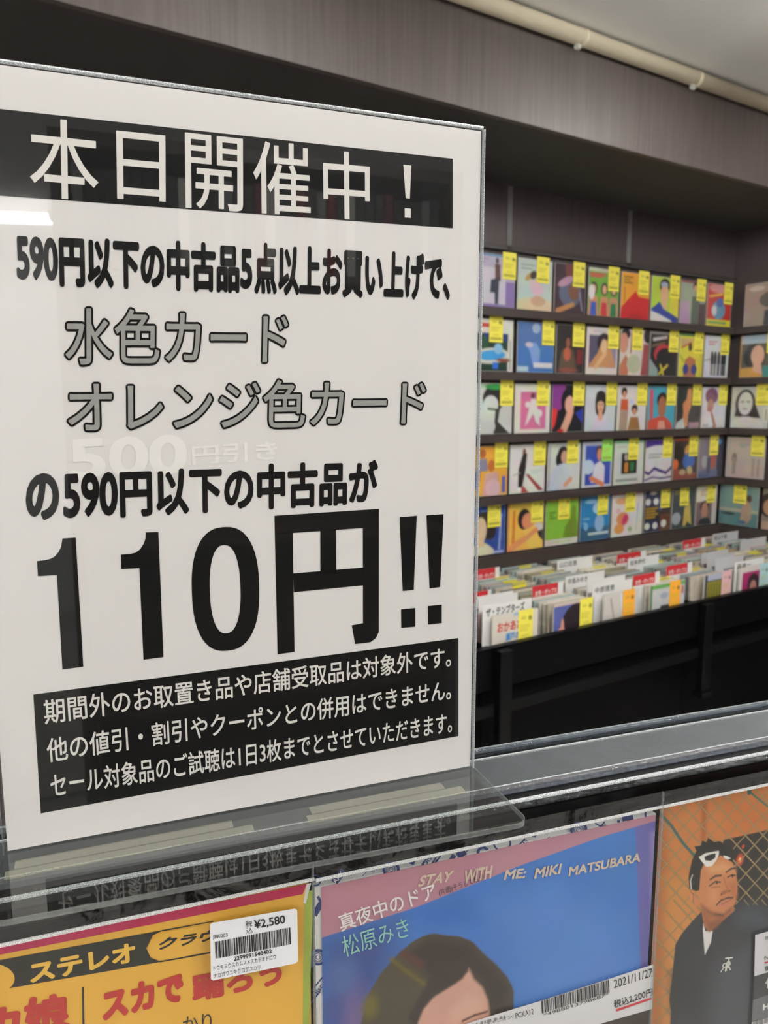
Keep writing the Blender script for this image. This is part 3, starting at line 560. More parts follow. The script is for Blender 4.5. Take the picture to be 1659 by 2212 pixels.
# front covers of each column
def front_cover(x0, wd, z_top, ink, label, tagx, tm, tilt=0.02, tagcol='#ede15a'):
    t = thing('record_sleeve', label, 'record', (x0, YBF+.024, ZB+.001), 0, 'front records of the bins'); t.rotation_euler = (0, 0, 0)
    h = z_top-ZB-.001; k = Ink(0, 0, 1, 1, 56, 60, '#dddddd'); ink(k)
    V = np.stack([(k.X*wd).ravel(), np.zeros(k.X.size), (h*(1-k.Y)).ravel()], 1)
    me = k.mesh('jacket', V, [(0, 0, 0), (wd, 0, 0), (wd, 0, h), (0, 0, h), (0, .006, 0), (wd, .006, 0), (wd, .006, h), (0, .006, h)],
                [(4, 5, 6, 7), (0, 4, 5, 1), (3, 2, 6, 7), (0, 3, 7, 4), (1, 5, 6, 2)], lin('#cfc9bd'))
    link('jacket', me, t, m_print)
    box('plastic_sleeve', m_pouch, t, -.004, -.0012, 0, wd+.004, -.0007, h+.006)
    k = tagc(tagcol); V = np.stack([(tagx+k.X*.058).ravel(), np.full(k.X.size, -.0016), (h+.004-k.Y*.11).ravel()], 1)
    g = k.mesh('price_tag', V); link('price_tag', g, t, m_print)
    return t
TOPF = EYE-.612
def f1(k): k.r(0, 0, 1, 1, '#e0d8cc'); k.r(.45, 0, .85, .05, '#9cc4da')
def f2(k): k.r(0, 0, 1, 1, '#5a66a8'); k.r(0, 0, 1, .04, '#dcc6b4'); k.e(.55, .5, .38, .46, '#241722'); k.e(.2, .5, .1, .1, '#d89a86'); k.e(.22, .38, .04, .12, '#d89a86')
def f3(k): k.r(0, 0, 1, 1, '#d8d3cc'); k.l([(.2, .1), (.35, .6)], .05, '#b9a6a2'); k.l([(.5, .05), (.62, .6)], .06, '#f0efec')
def f4(k): k.r(0, 0, 1, 1, '#cfcfcf'); k.r(0, 0, 1, .08, '#6fae5c'); k.r(0, 0, .05, 1, '#3f7a3c'); k.r(.3, .4, .62, 1, '#35343f'); k.e(.4, .22, .12, .06, '#a9b0c4'); k.r(.9, .1, .97, .25, '#b96a5a')
def f5(k): k.r(0, 0, 1, 1, '#3a3c58'); k.r(.1, .0, .8, .12, '#b9bfd2'); k.r(.08, .14, 1, 1, '#8f8a2e'); [k.l([(.15+.1*i, .2), (.15+.1*i, .5)], .03, '#5f5c20') for i in range(7)]
def f6(k): k.r(0, 0, 1, 1, '#ddd4d0'); k.r(.1, .1, 1, 1, '#a82a68'); k.e(.5, .35, .2, .2, '#241a1e'); k.e(.5, .45, .12, .16, '#b97f74')
fr = [(1.402, .178, f1, 'cream record cover with red and blue lettering at the front of the middle bin', .098, '#ede15a'), (1.645, .176, f2, 'record cover with a dark-haired portrait on violet, front of the second column', .112, '#ede15a'),
      (1.868, .162, f3, 'white record cover with an orange tag leaning at the front of the third column', .088, '#f0a83c'), (2.095, .182, f4, 'white record cover with a green edge and orange tag, front of the fourth column', .098, '#f0a83c'),
      (2.390, .162, f5, 'navy and olive record cover with a pink tag at the front, past the bin post', .098, '#dcb0b6'), (2.600, .180, f6, 'magenta record cover with a small portrait and pale blue tag', .125, '#a9cdd2'), (2.835, .18, f3, 'pale record cover at the front of the last column but one', .1, '#ede15a')]
fobs = []
for x0, wd, ink, lb, tx, tc_ in fr: fobs.append(front_cover(x0, wd, TOPF, ink, lb, tx, 0, tagcol=tc_))
def text_world(s, parent, x0, x1, z0, z1, y, m, bold=.0, name='lettering'):
    V, Fc = text_mesh(s, bold); mn, mx_ = V.min(0), V.max(0)
    P = [(x0+(v[0]-mn[0])/(mx_[0]-mn[0])*(x1-x0), y-v[2], z0+(v[1]-mn[1])/(mx_[1]-mn[1])*(z1-z0)) for v in V]
    me = bpy.data.meshes.new(name); me.from_pydata(P, [], Fc); me.update(); return link(name, me, parent, m)
hF = TOPF-ZB
text_world('おかあさん', fobs[0], .018, .14, hF-.052, hF-.022, -.0004, flat('#cc4236'), .03)
text_world('瀬戸の花', fobs[0], .05, .125, hF-.082, hF-.058, -.0004, flat('#3f8fd0'), .03)

# divider cards
m_card = mat('white_divider_card', '#dedddb', .3, noise=.02); m_cardg = mat('grey_divider_card', '#bdbcc0', .3, noise=.02); m_cred = flat('#b3262e'); m_ctext = flat('#333336')
CARDS = [  # x_left, y_top_left, x_right, kind, colour, text, label
 (1026, 1233, 1079, 'r', '女性・ポップス', 'red and white divider card beside the notice, farthest back'),
 (1020, 1281, 1061, 'r', '女性・ポップス', 'red divider card half hidden by the notice'),
 (1150, 1268, 1217, 'r', '女性・ポップス', 'red and white divider card in the front of the second column'),
 (1034, 1296, 1118, 'w', '', 'white divider card behind the first of the white cards'),
 (1030, 1290, 1108, 'w', '', 'white divider card third from the front beside the notice'),
 (1043, 1311, 1149, 'w', 'ザ・テンプターズ', 'white divider card with bold black lettering behind the cream cover'),
 (1204, 1212, 1280, 'w', '山口百恵', 'white divider card farthest back in the second column'),
 (1222, 1247, 1312, 'w', '中島みゆき', 'white divider card in the middle of the third column'),
 (1268, 1256, 1350, 'w', '', 'blank white divider card just ahead of another in the third column'),
 (1280, 1266, 1372, 'w', '中原理恵', 'white divider card right behind the white cover with the orange tag'),
 (1333, 1199, 1395, 'r', '女性・ポップス', 'red divider card far back in the fourth column'),
 (1357, 1208, 1423, 'w', '松本伊代', 'white divider card just before a red one in the fourth column'),
 (1368, 1245, 1425, 'r', '女性・ポップス', 'red divider card nearest in the fourth column'),
 (1440, 1224, 1495, 'r', '女性・ポップス', 'red divider card in the middle, left of the grey cards'),
 (1475, 1169, 1523, 'r', '女性・ポップス', 'red divider card farthest back, under the corner'),
 (1540, 1155, 1596, 'g', '松山千春', 'grey divider card farthest back, close to the corner'),
 (1516, 1196, 1572, 'g', '', 'grey divider card rearmost of the leaning grey bunch'),
 (1528, 1204, 1586, 'g', '', 'grey divider card in the middle of the leaning grey bunch'),
 (1546, 1210, 1606, 'g', '', 'grey divider card foremost of the leaning grey bunch'),
 (1588, 1216, 1650, 'w', '森進一', 'white divider card near the right edge of the picture'),
 (1600, 1168, 1656, 'g', '', 'grey divider card far right in the back half')]
for xl, yt, xr, kd, tx, lb in CARDS:
    zt = -.582
    X0, Y0 = on_level(zt, xl, yt)
    Y0 = min(max(Y0, YBF+.04), YBF+.54); rr = cam_f+rgt*((xl-CX)/F_PX)-cam_u*((yt-CY)/F_PX); p = rr*(Y0/rr.y); X0 = p.x; zt = p.z
    rr = cam_f+rgt*((xr-CX)/F_PX)-cam_u*((yt-CY)/F_PX); X1 = (rr*(Y0/rr.y)).x; Wd = min(X1-X0, .19)
    t = thing('divider_card', lb, 'divider card', (X0, Y0, ZB+.001), 0, 'divider cards in the record bins')
    H = EYE+zt-ZB
    box('card', m_card if kd != 'g' else m_cardg, t, 0, 0, 0, Wd, .0012, H)
    if kd == 'r':
        box('red_header', m_cred, t, 0, -.0004, H-.036, Wd*.82, -.0001, H)
        text_world(tx, t, .012, Wd*.78, H-.033, H-.016, -.0006, m_card, .02)
    elif tx:
        big = 'テンプ' in tx
        text_world(tx, t, .012, Wd*(.85 if big else .55), H-(.034 if big else .028), H-.008, -.0004, m_ctext, .03 if big else .01)

# ---------------------------------------------------------------- foreground rail
RL = Plane(-13.1, .300)
t = RL.root('acrylic_rail', 'long grey rail with clear acrylic edges that the white notice stands on', 'rail')
# local y: away from the viewer; profile measured from the rail's front edge
zt = -.1845
def rbar(name, m, y0, y1, z0, z1, bevel=0): return box(name, m, t, -.25, y0, z0, .62, y1, z1, bevel=bevel)
rbar('rail_body', m_black, -.0030, .0498, zt-.008, zt-.0030)
rbar('front_lip', m_rod, -.0074, -.0031, zt-.0040, zt-.0030)
rbar('grey_strip', m_grey, .0092, .0372, zt-.0029, zt-.0012)
rbar('brown_line', m_brown, .0086, .0091, zt-.0029, zt-.0008)
m_chan = clear('frosted_channel', 1.5, .1, tint=(.8, .84, .9), haze=.09, bump=.3, bscale=300)
rbar('clear_channel', m_chan, .0040, .0084, zt-.0029, zt+.0006, .0006)
rbar('bright_line', m_line, .0066, .0072, zt+.0007, zt+.0009)
rbar('front_edge', m_line, -.0073, -.0066, zt-.0008, zt+.0002)
rbar('front_edge', m_line, -.0029, -.0020, zt-.0029, zt-.0020)
rbar('inner_line', m_line, .0376, .0386, zt-.0029, zt-.0006)
rbar('clear_channel', m_rod, .0440, .0474, zt-.0029, zt+.0008, .0006)
rbar('back_edge', m_line, .0480, .0487, zt-.0029, zt-.0004)
rbar('back_edge', m_line, .0491, .0496, zt-.0029, zt-.0004)
# black backing board under the rail, with fine strips imitating reflection lines, behind the hanging records
t2 = RL.root('backing_board', 'black board with raised strips for reflection lines, behind the hanging records under the rail', 'board')
m_backing = mat('black_backing_board', '#0c0c0e', .3, noise=.2, nscale=12, stretch=(.3, 1, 8), spec=.2)
box('board', m_backing, t2, -.25, .0085, -.46, .62, .0145, zt-.0085)
mb = MB()
for i in range(7): mb.box(-.25, .0062, zt-.024-i*.0042, .62, .0084, zt-.022-i*.0042)  # thin strips stand in for faint reflection lines on the board
mb.build('reflection_strips', m_backing, t2)

# ---------------------------------------------------------------- sign holder and notice
SG = Plane(-12.0, .3215)
t = SG.root('sign_holder', 'clear acrylic stand holding the big white notice, on the grey rail', 'sign holder')
SH = t
U0, U1, ZT_, ZB_ = -.0448, .1668, .1205, -.1812
box('front_panel', m_acr, t, U0, -.0016, ZB_, U1, -.0008, ZT_)
box('back_panel', m_acr, t, U0, .0010, ZB_, U1, .0026, ZT_-.0008)
box('side_edge', m_line, t, U1, -.0016, ZB_, U1+.0004, .0010, ZT_)
box('side_edge', m_edge, t, U0-.0006, -.0016, ZB_, U0-.0001, .0026, ZT_)
mb = MB(); mb.tube((U0, .0004, ZT_+.0006), (U1, .0004, ZT_+.0006), .0008, 10); mb.build('top_fold', m_line, t, smooth=True)
# base plate: rounded outer corners
def rcorner(cx, cy, r, a0, a1, n=6): return [(cx+r*math.cos(R(a0+(a1-a0)*i/n)), cy+r*math.sin(R(a0+(a1-a0)*i/n))) for i in range(n+1)]
yR, yL = -.0528, -.0440
pts = [(U1+.0006, 0.0035), (U0-.0006, .0035)] + rcorner(U0+.005, yL+.005, .0055, 180, 270) + rcorner(U1-.005, yR+.005, .0055, 270, 360)
MB().prism(pts, ZB_-.0022, ZB_-.0002).build('base_plate', m_acrb, t)
eo = rcorner(U0+.005, yL+.005, .0055, 180, 270) + rcorner(U1-.005, yR+.005, .0055, 270, 360) + [(U1+.0006, 0.0)]
mb = MB()
for i, ((a, b), (c, d)) in enumerate(zip(eo[:-1], eo[1:])):
    dx, dy = c-a, d-b; L = math.hypot(dx, dy); nx, ny = dy/L*.0005, -dx/L*.0005; n0 = len(mb.v)
    for z in (ZB_-.0023, ZB_-.0001): mb.v += [(a, b, z), (c, d, z), (c+nx, d+ny, z), (a+nx, b+ny, z)]
    mb.f += [tuple(n0+q for q in f) for f in ((0, 1, 2, 3), (7, 6, 5, 4), (0, 4, 5, 1), (2, 6, 7, 3))]
mb.build('base_edge', m_edge, t)
# tape strips below the base plate
for x0, x1, a0, a1, b in ((U0+.001, .054, -.0035, -.0155, .0), (.078, .155, -.005, -.018, .001)):
    box('tape_strip', m_tape, t, x0, a1, ZB_-.0026, x1, a0-.0065, ZB_-.0023); box('tape_strip', m_tape, t, x0+.003, a0-.0058, ZB_-.0026, x1-.008, a0, ZB_-.0023)

t = SG.root('sale_notice', 'big white paper notice with black Japanese lettering in the clear stand', 'notice')
N = t
box('sheet', m_paper, t, U0+.0010, 0, ZB_+.0006, U1-.0010, .0003, ZT_-.0008)
uR = SG.at(978, 400)[0]; zt0 = SG.at(978, 343)[1]; zb0 = SG.at(978, 493)[1]
def quad(name, m, u0, z0, u1, z1, lift, parent): 
    me = bpy.data.meshes.new(name); me.from_pydata([(u0, -lift, z0), (u1, -lift, z0), (u1, -lift, z1), (u0, -lift, z1)], [], [(0, 1, 2, 3)]); return link(name, me, parent, m)
poly_on(SG, [(-12, 234), (978, 343), (978, 493), (-12, 422)], m_inkk, t, .00008, 'black_band')
poly_on(SG, [(72, 1500), (990, 1378), (990, 1590), (88, 1757)], m_inkk, t, .00008, 'black_panel')
L1 = .00016
for ch, x0, x1, yb0, yb1, yt in (('本', 62, 213, 424, 436, 250), ('日', 251, 358, 429, 437, 282), ('開', 399, 525, 449, 459, 286), ('催', 546, 671, 460, 468, 302), ('中', 697, 799, 471, 477, 323)):
    text_on(SG, ch, (x0+(2 if ch != '本' else 4), yb0), (x1, yb1), (x0, yt), m_inkw, t, L1, .005)
polys_on(SG, [[(871, 356), (888, 358), (885, 429), (876, 428)], [(874, 450), (887, 451), (887, 471), (874, 470)]], m_inkw, t, L1, 'lettering')
B = .05
text_on(SG, '590', (37, 604), (127, 608), (33, 508), m_inkk, t, L1, .042)
text_on(SG, '円以下の中古品', (129, 620), (517, 634), (126, 505), m_inkk, t, L1, B)
text_on(SG, '5', (519, 624), (545, 625), (519, 537), m_inkk, t, L1, .042)
text_on(SG, '点以上お買い上げで、', (549, 636), (971, 652), (549, 523), m_inkk, t, L1, .047)
for s, BL, BR, TL in (('水色カード', (137, 793), (623, 791), (136, 659)), ('オレンジ色カード', (143, 940), (919, 920), (141, 817))):
    Vb = text_mesh(s, .050)[0]; mnb, mxb = Vb.min(0), Vb.max(0)
    for bb, m_, lf in ((.048, m_inkk, L1), (.009, m_inkg, L1+.00008)):
        Vt, Ft = text_mesh(s, bb); bl, br, tl = (np.array(SG.at(*q)) for q in (BL, BR, TL))
        Pt = bl+np.outer((Vt[:, 0]-mnb[0])/(mxb[0]-mnb[0]), br-bl)+np.outer((Vt[:, 1]-mnb[1])/(mxb[1]-mnb[1]), tl-bl)
        me = bpy.data.meshes.new('lettering'); me.from_pydata([(p[0], -lf-v[2], p[1]) for p, v in zip(Pt, Vt)], [], Ft); link('lettering', me, t, m_)
text_on(SG, 'の', (57, 1127), (129, 1121), (54, 1024), m_inkk, t, L1, .05)
text_on(SG, '590', (137, 1120), (255, 1113), (135, 1023), m_inkk, t, L1, .036)
text_on(SG, '円以下の中古品が', (260, 1119), (815, 1088), (257, 1012), m_inkk, t, L1, .040)
text_on(SG, '500', (150, 1040), (405, 1024), (147, 948), m_ghost, t, L1-.00004, .03)
text_on(SG, '円引き', (415, 1005), (600, 993), (413, 962), m_ghost, t, L1-.00004, .02)
one = [[(135, 1163), (163.5, 1161), (180, 1440), (135, 1446), (123, 1242), (82, 1244.5), (80, 1212), (96, 1210), (109, 1207), (118, 1202), (126, 1193), (132, 1181)]]
one.append([(315, 1150), (342, 1149), (353, 1419), (310, 1425), (301, 1227), (262, 1229), (261, 1198), (280, 1196.5), (292, 1194), (302, 1187), (310, 1175), (314, 1164)])
polys_on(SG, one, m_inkk, t, L1, 'lettering')
def sring(cx0, cx1, y0, y1, k, n=48):
    (ua, za) = SG.at(cx0, (y0+y1)/2); (ub, zb) = SG.at(cx1, (y0+y1)/2); _, z1 = SG.at((cx0+cx1)/2, y0); _, z2 = SG.at((cx0+cx1)/2, y1)
    o = []
    for i in range(n):
        a = 2*math.pi*i/n; c, s = math.cos(a), math.sin(a)
        o.append(((ua+ub)/2+(ub-ua)/2*math.copysign(abs(c)**k, c), (z1+z2)/2+(z1-z2)/2*math.copysign(abs(s)**k, s)))
    return o
o_, i_ = sring(414, 560, 1138, 1406, .82), sring(453, 519.5, 1177, 1368, .85)
me = bpy.data.meshes.new('lettering'); nn = len(o_)
me.from_pydata([(a, -L1, b) for a, b in o_+i_], [], [(i, (i+1) % nn, nn+(i+1) % nn, nn+i) for i in range(nn)]); link('lettering', me, t, m_inkk)
polys_on(SG, [[(592.8, 1114), (818.3, 1099), (818.3, 1138), (593.5, 1154)], [(593.5, 1150), (632, 1148), (636, 1408), (599.5, 1413)], [(691.6, 1143), (725.5, 1141), (726.5, 1238), (692, 1240)],
              [(633, 1238.5), (786, 1225.5), (786, 1264), (635, 1279)], [(783.5, 1136), (818.3, 1135), (818, 1365), (812, 1378), (800, 1387), (767, 1391), (759.6, 1350.6), (784, 1346)],
              [(863, 1117), (900, 1114), (893.6, 1274), (869.7, 1276.6)], [(866, 1316), (897, 1313), (897, 1353.6), (866.7, 1356)], [(921, 1113), (958, 1110.5), (950.6, 1268), (927.7, 1271)], [(923.7, 1309), (954, 1306), (954, 1345.6), (924.7, 1349)]], m_inkk, t, L1, 'lettering')
text_on(SG, '期間外のお取置き品や店舗受取品は対象外です。', (97, 1565), (974, 1440), (93, 1512), m_inkw, t, L1, .012)
text_on(SG, '他の値引・割引やクーポンとの併用はできません。', (103, 1648), (974, 1511), (99, 1595), m_inkw, t, L1, .012)
text_on(SG, 'セール対象品のご試聴は1日3枚までとさせていただきます。', (111, 1724), (976, 1582), (107, 1671), m_inkw, t, L1, .012)

# ---------------------------------------------------------------- hanging records in front of the board
HG = Plane(-13.0, .2975)
def hang_root(label): return HG.root('hanging_record', label, 'record', 'sleeved records hanging below the notice')
ZTOP = -.2050
def body(t, x0, x1, ztop, m_board, name='jacket', y=.0004):
    return box(name, m_board, t, x0, y, ztop-.182, x1, y+.003, ztop)
def pouch(t, x0, x1, ztop):
    box('plastic_pouch', m_pouch, t, x0, -.0032, ztop-.192, x1, -.0028, ztop)
    box('top_seam', m_seam, t, x0, -.0036, ztop-.0002, x1, -.0026, ztop+.0009)
    mb = MB(); mb.box(x0, -.0031, ztop+.0013, x1, -.0027, ztop+.0085); mb.build('pouch_flap', m_pouchtop, t)
    box('side_seam', m_edge, t, x1-.0012, -.0038, ztop-.19, x1-.0002, -.0026, ztop+.0085)
u = lambda x, y: HG.at(x, y)
m_seam = clear('welded_seam', 1.5, .1, haze=.8, boost=3)
# --- left, yellow
t = hang_root('yellow record cover with crimson top band and red lettering, below the notice'); TY = t
xl, xr = -.07, u(668, 1905)[0]
zt1 = u(668, 1893)[1]
body(t, xl, xr, u(662, 1911)[1], flat('#c9a040'))
pouch(t, xl-.002, xr+.0016, zt1)
P = lambda pts, c, lift, name='print': poly_on(HG, pts, flat(c), t, lift, name)
P([(-60, 2057), (662, 1909), (654, 2330), (-60, 2400)], '#ddaa3e', .00002, 'cover_front')
P([(-60, 2056), (662, 1909), (654, 1931), (-60, 2074)], '#b3224f', .00012, 'crimson_band')
P([(662, 1909), (672, 1907), (660, 1952), (655, 1950)], '#dfe0da', .00014, 'white_corner')
P([(668, 1924), (676, 1922), (664, 2330), (652, 2330), (657, 1955)], '#9fb048', .00013, 'green_edge')
P([(-60, 2084), (354, 2008), (330, 2020), (316, 2048), (325, 2068), (348, 2077), (-60, 2148)], '#22211a', .0002, 'black_band')
polys_on(HG, [[(350, 2008), (462, 1988), (462, 1990), (350, 2011)], [(345, 2075), (462, 2054), (462, 2057), (345, 2078)]], flat('#22211a'), t, .0003, 'print')
polys_on(HG, [[(-20+52*math.cos(R(a)), 2113+33*math.sin(R(a))) for a in range(0, 360, 12)]], flat('#ddaa3e'), t, .00028, 'print')
# pill outline around クラウン
pill = [(450, 1996), (380, 2008), (345, 2015), (325, 2031), (318, 2050), (325, 2066), (345, 2073), (380, 2069), (460, 2052)]
poly_on(HG, pill, flat('#ddaa3e'), t, .00027)
text_on(HG, 'ステレオ', (66, 2124), (294, 2076), (62, 2080), flat('#e0b347'), t, .00033, .045)
text_on(HG, 'クラウ', (338, 2052), (462, 2030), (348, 2026), flat('#22211a'), t, .00033, .045)
text_on(HG, 'スカで', (222, 2206), (398, 2160), (218, 2140), flat('#b3302a'), t, .00033, .06)
text_on(HG, '踊ろう', (416, 2164), (610, 2126), (412, 2108), flat('#b3302a'), t, .00033, .05)
text_on(HG, 'カ', (-30, 2250), (44, 2236), (-30, 2180), flat('#b3302a'), t, .00033, .06)
text_on(HG, '娘', (52, 2238), (152, 2222), (50, 2155), flat('#b3302a'), t, .00033, .045)
text_on(HG, 'かり', (396, 2232), (458, 2222), (394, 2196), flat('#2b2a22'), t, .00033, .0)
P([(177, 2132), (181, 2131), (186, 2400), (181, 2400)], '#2b2a22', .0003)
# price sticker
k = t
st = [(451, 1982), (456, 1979), (632, 1949), (637, 1953), (639, 2061), (634, 2066), (458, 2102), (453, 2099)]
pl = poly_on(HG, st, flat('#e2e2e6', .35), t, .0044, 'price_sticker')
def ST(s, BL, BR, TL, b=.0): return text_on(HG, s, BL, BR, TL, flat('#1d1d20'), pl, .0046, b)
ST('税', (526, 1988), (541, 1986), (526, 1975)); ST('込', (528, 2002), (542, 2000), (528, 1989))
ST('¥2,580', (546, 1994), (612, 1982), (544, 1973), .02)
ST('JBK003', (457, 2015), (489, 2010), (456, 2005))
def bars(pl_, x0, x1, yt0, yt1, h0, parent, m, n_=46, seed=3, lift=.0046, skew=0):
    rg = random.Random(seed); L = []; x = 0; tot = []
    while len(tot) < n_: w1, g1 = rg.choice((1, 1, 2, 3)), rg.choice((1, 1, 2, 2)); tot.append((x, w1)); x += w1+g1
    T_ = x
    for a, w1 in tot:
        f0, f1 = a/T_, (a+w1)/T_; xa, xb = x0+(x1-x0)*f0, x0+(x1-x0)*f1; ya, yb = yt0+(yt1-yt0)*f0, yt0+(yt1-yt0)*f1
        L.append([(xa, ya), (xb, yb), (xb+skew, yb+h0), (xa+skew, ya+h0)])
    return polys_on(pl_, L, m, parent, lift, 'barcode')
bars(HG, 461, 624, 2019, 1988, 36, pl, flat('#1d1d20'), skew=2)
ST('2299991548402', (502, 2060), (583, 2043), (501, 2051), .02)
ST('トウキヨウスカムスメスカデオドロウ', (459, 2081), (592, 2056), (458, 2070)); ST('ナカガワユキクロダユカリ', (459, 2097), (558, 2078), (458, 2086))

# --- middle, blue and pink
t = hang_root('pink and blue record cover with pale English lettering, centre of the hanging row')
ztm = u(1050, 1816)[1]
xa, xb = u(677, 1893)[0], u(1424, 1735)[0]
pouch(t, xa+.0002, xb, ztm)
m_board = mat('white_board', '#dbdad8', .5, noise=.015)
t_b = body(t, xa+.0006, xb-.0010, u(1420, 1758)[1]-.0002, m_board, 'backing_card', .0008)
NV = flat('#2c3a6e')
BP = lambda pts, lift=-.0006: None
navy = []
def par(x, y, w_, h_, a): # slanted block, centre px
    c, s = math.cos(R(a)), math.sin(R(a)); return [(x+dx*c-dy*s, y+dx*s+dy*c) for dx, dy in ((-w_/2, -h_/2), (w_/2, -h_/2), (w_/2, h_/2), (-w_/2, h_/2))]
def arc(x, y, r0, r1, n=20, a0=0, a1=360): return [[(x+r*math.cos(R(a))*1.0, y+r*math.sin(R(a))*.95) for r, a in ((r0, a0+(a1-a0)*i/n), (r1, a0+(a1-a0)*i/n), (r1, a0+(a1-a0)*(i+1)/n), (r0, a0+(a1-a0)*(i+1)/n))] for i in range(n)]
navy += [par(733, 1895, 34, 15, -52), par(890, 1864, 14, 9, 20)]
navy += [par(913+dx, 1871+dx*.35, 46, 3, -57) for dx in (0, 16, 20)]
navy += [par(939+dx, 1860+dx*.35, 46, 3, -57) for dx in (0, 6)]
navy += [par(977, 1858, 22, 10, -60), par(998, 1846, 20, 14, -30), par(1003, 1847, 40, 2.5, -45)]
navy += [par(1135, 1825, 18, 18, -45), par(1155, 1806, 10, 8, 10)]
for (x, y, s) in ((846, 1880, 1), (1252, 1794, 1), (688, 2070, 1)):
    navy += arc(x, y, 13, 19); navy += arc(x, y, 8, 9.5); navy += arc(x, y, 4, 5.5); navy += arc(x, y, 10.5, 11.8)
    navy += [par(x-15, y+16, 14, 8, 60), par(x+15, y+10, 12, 8, -10)]
navy += arc(1086, 1822, 16, 20, 20, -30, 210); navy += arc(1045, 1843, 8, 14, 12, 150, 330); navy += arc(682, 1904, 10, 13)
navy += [q for s in (0, 1) for q in (par(1300+s*7-s*0, 1787+s*9, 26, 3, -52),)] + [par(1293, 1783, 14, 3, 30), par(1357, 1766, 24, 16, -12), par(1362, 1776, 12, 10, 20), par(1338, 1776, 6, 5, 0)]
navy += arc(1412, 1760, 14, 18, 10, 120, 260)
navy += [par(687, 1966, 30, 13, -60), par(680, 2160, 40, 3, -52), par(686, 2128, 40, 3, -52), par(692, 1947, 20, 6, 60)]
navy += [par(x, y, 1.4, 18, a) for x, y in ((765, 1887), (790, 1888)) for a in (45,)] + [par(1180, 1817, 1.2, 24, 45), par(1196, 1817, 1.2, 24, -45), par(776, 1884, 24, 1.2, 0)]
polys_on(HG, navy, NV, t_b, -.0007, 'printed_pattern')
wt = lambda s, BL, BR, TL, m_: text_on(HG, s, BL, BR, TL, m_, t_b, -.0006, .02)
wt('AAK', (726, 1911), (745, 1888), (718, 1905), m_board); wt('Disc', (921, 1874), (940, 1849), (911, 1868), NV); wt('RK', (1132, 1832), (1146, 1818), (1125, 1826), m_board); wt('STE', (806, 1888), (824, 1872), (802, 1884), NV)
wt('Disc', (682, 2158), (700, 2132), (674, 2152), NV); wt('Disc', (1297, 1797), (1313, 1784), (1292, 1791), NV)
# cover front, painted
cf = [(694, 1917), (1418, 1769), (1403, 2330), (694, 2330)]
uu = [u(*p) for p in cf]
ku0, ku1, kz1, kz0 = uu[0][0], u(1418, 1769)[0]-.0003, u(694, 1917)[1], u(694, 2330)[1]
k = Ink(ku0, kz1, ku1, kz0, 340, 150, '#3c72ba'); U = lambda *pp: [u(*p) for p in pp]
k.X, k.Y = np.meshgrid(np.linspace(ku0, ku1, 340), np.linspace(kz1, kz1-.1815, 460)); k.ny = 460; k.C = np.ones((460, 340, 3))*np.array(lin('#3c72ba')); 
k.p(U((690, 2030), (860, 1990), (850, 2100), (770, 2300), (690, 2300)), '#35498a', .022)
k.p(U((1060, 1960), (1200, 1900), (1340, 2000), (1380, 2130), (1200, 2180), (1120, 2100)), '#4b7cc2', .02)
k.p(U((880, 1960), (1000, 1930), (1040, 1990), (930, 2010)), '#2f68b4', .012)
for x, y, r_, c in ((760, 2160, 30, '#5f5a8e'), (740, 2110, 30, '#4a6398'), (770, 2200, 26, '#6a5c8c'), (720, 2180, 20, '#3f4f8c')): k.e(*u(x, y), r_*.00022, r_*.0003, c, 0, 1.2)
k.p(U((1370, 1700), (1430, 1690), (1430, 2300), (1392, 2300)), '#6260a2', .0003)
k.p(U((1405, 1800), (1425, 1790), (1420, 2150), (1408, 2150)), '#8a82b4', .004)
k.p(U((650, 1880), (1440, 1730), (1440, 1767), (1300, 1808), (1130, 1868), (900, 1960), (690, 2028), (640, 2044)), '#b27e8e', .0004)
# portrait
hair = U((770, 2250), (780, 2212), (796, 2147), (824, 2101), (856, 2066), (889, 2036), (910, 2024), (937, 2017), (962, 2021), (994, 2023), (1022, 2035), (1046, 2061), (1073, 2085), (1097, 2112), (1110, 2140), (1110, 2172), (1100, 2250))
k.p(hair, '#4c4436', .0010)
k.p(U((880, 2060), (930, 2024), (1010, 2040), (1060, 2085), (1100, 2130), (1100, 2200), (1060, 2200), (1040, 2120), (1000, 2090), (940, 2140), (925, 2110)), '#352b28', .006)
k.l(U((845, 2072), (880, 2100), (925, 2132)), .0016, '#6a5c22', .002); k.e(*u(800, 2175), .004, .006, '#6a6024', 0, 1.)
k.l(U((870, 2060), (910, 2085)), .003, '#5a3630', .003)
k.p(U((890, 2260), (902, 2212), (912, 2183), (935, 2156), (975, 2131), (1000, 2115), (1013, 2092), (1024, 2116), (1043, 2134), (1054, 2161), (1058, 2190), (1060, 2260)), '#c99a88', .0018)
k.p(U((960, 2250), (975, 2180), (1010, 2150), (1040, 2160), (1046, 2250)), '#d3a692', .006)
k.p(U((880, 2200), (925, 2120), (970, 2085), (1008, 2080), (1012, 2098), (985, 2124), (940, 2150), (915, 2180), (900, 2215)), '#382e2a', .002)
k.l(U((1000, 2206), (1025, 2194), (1052, 2186)), .0012, '#5a3c34', .001)

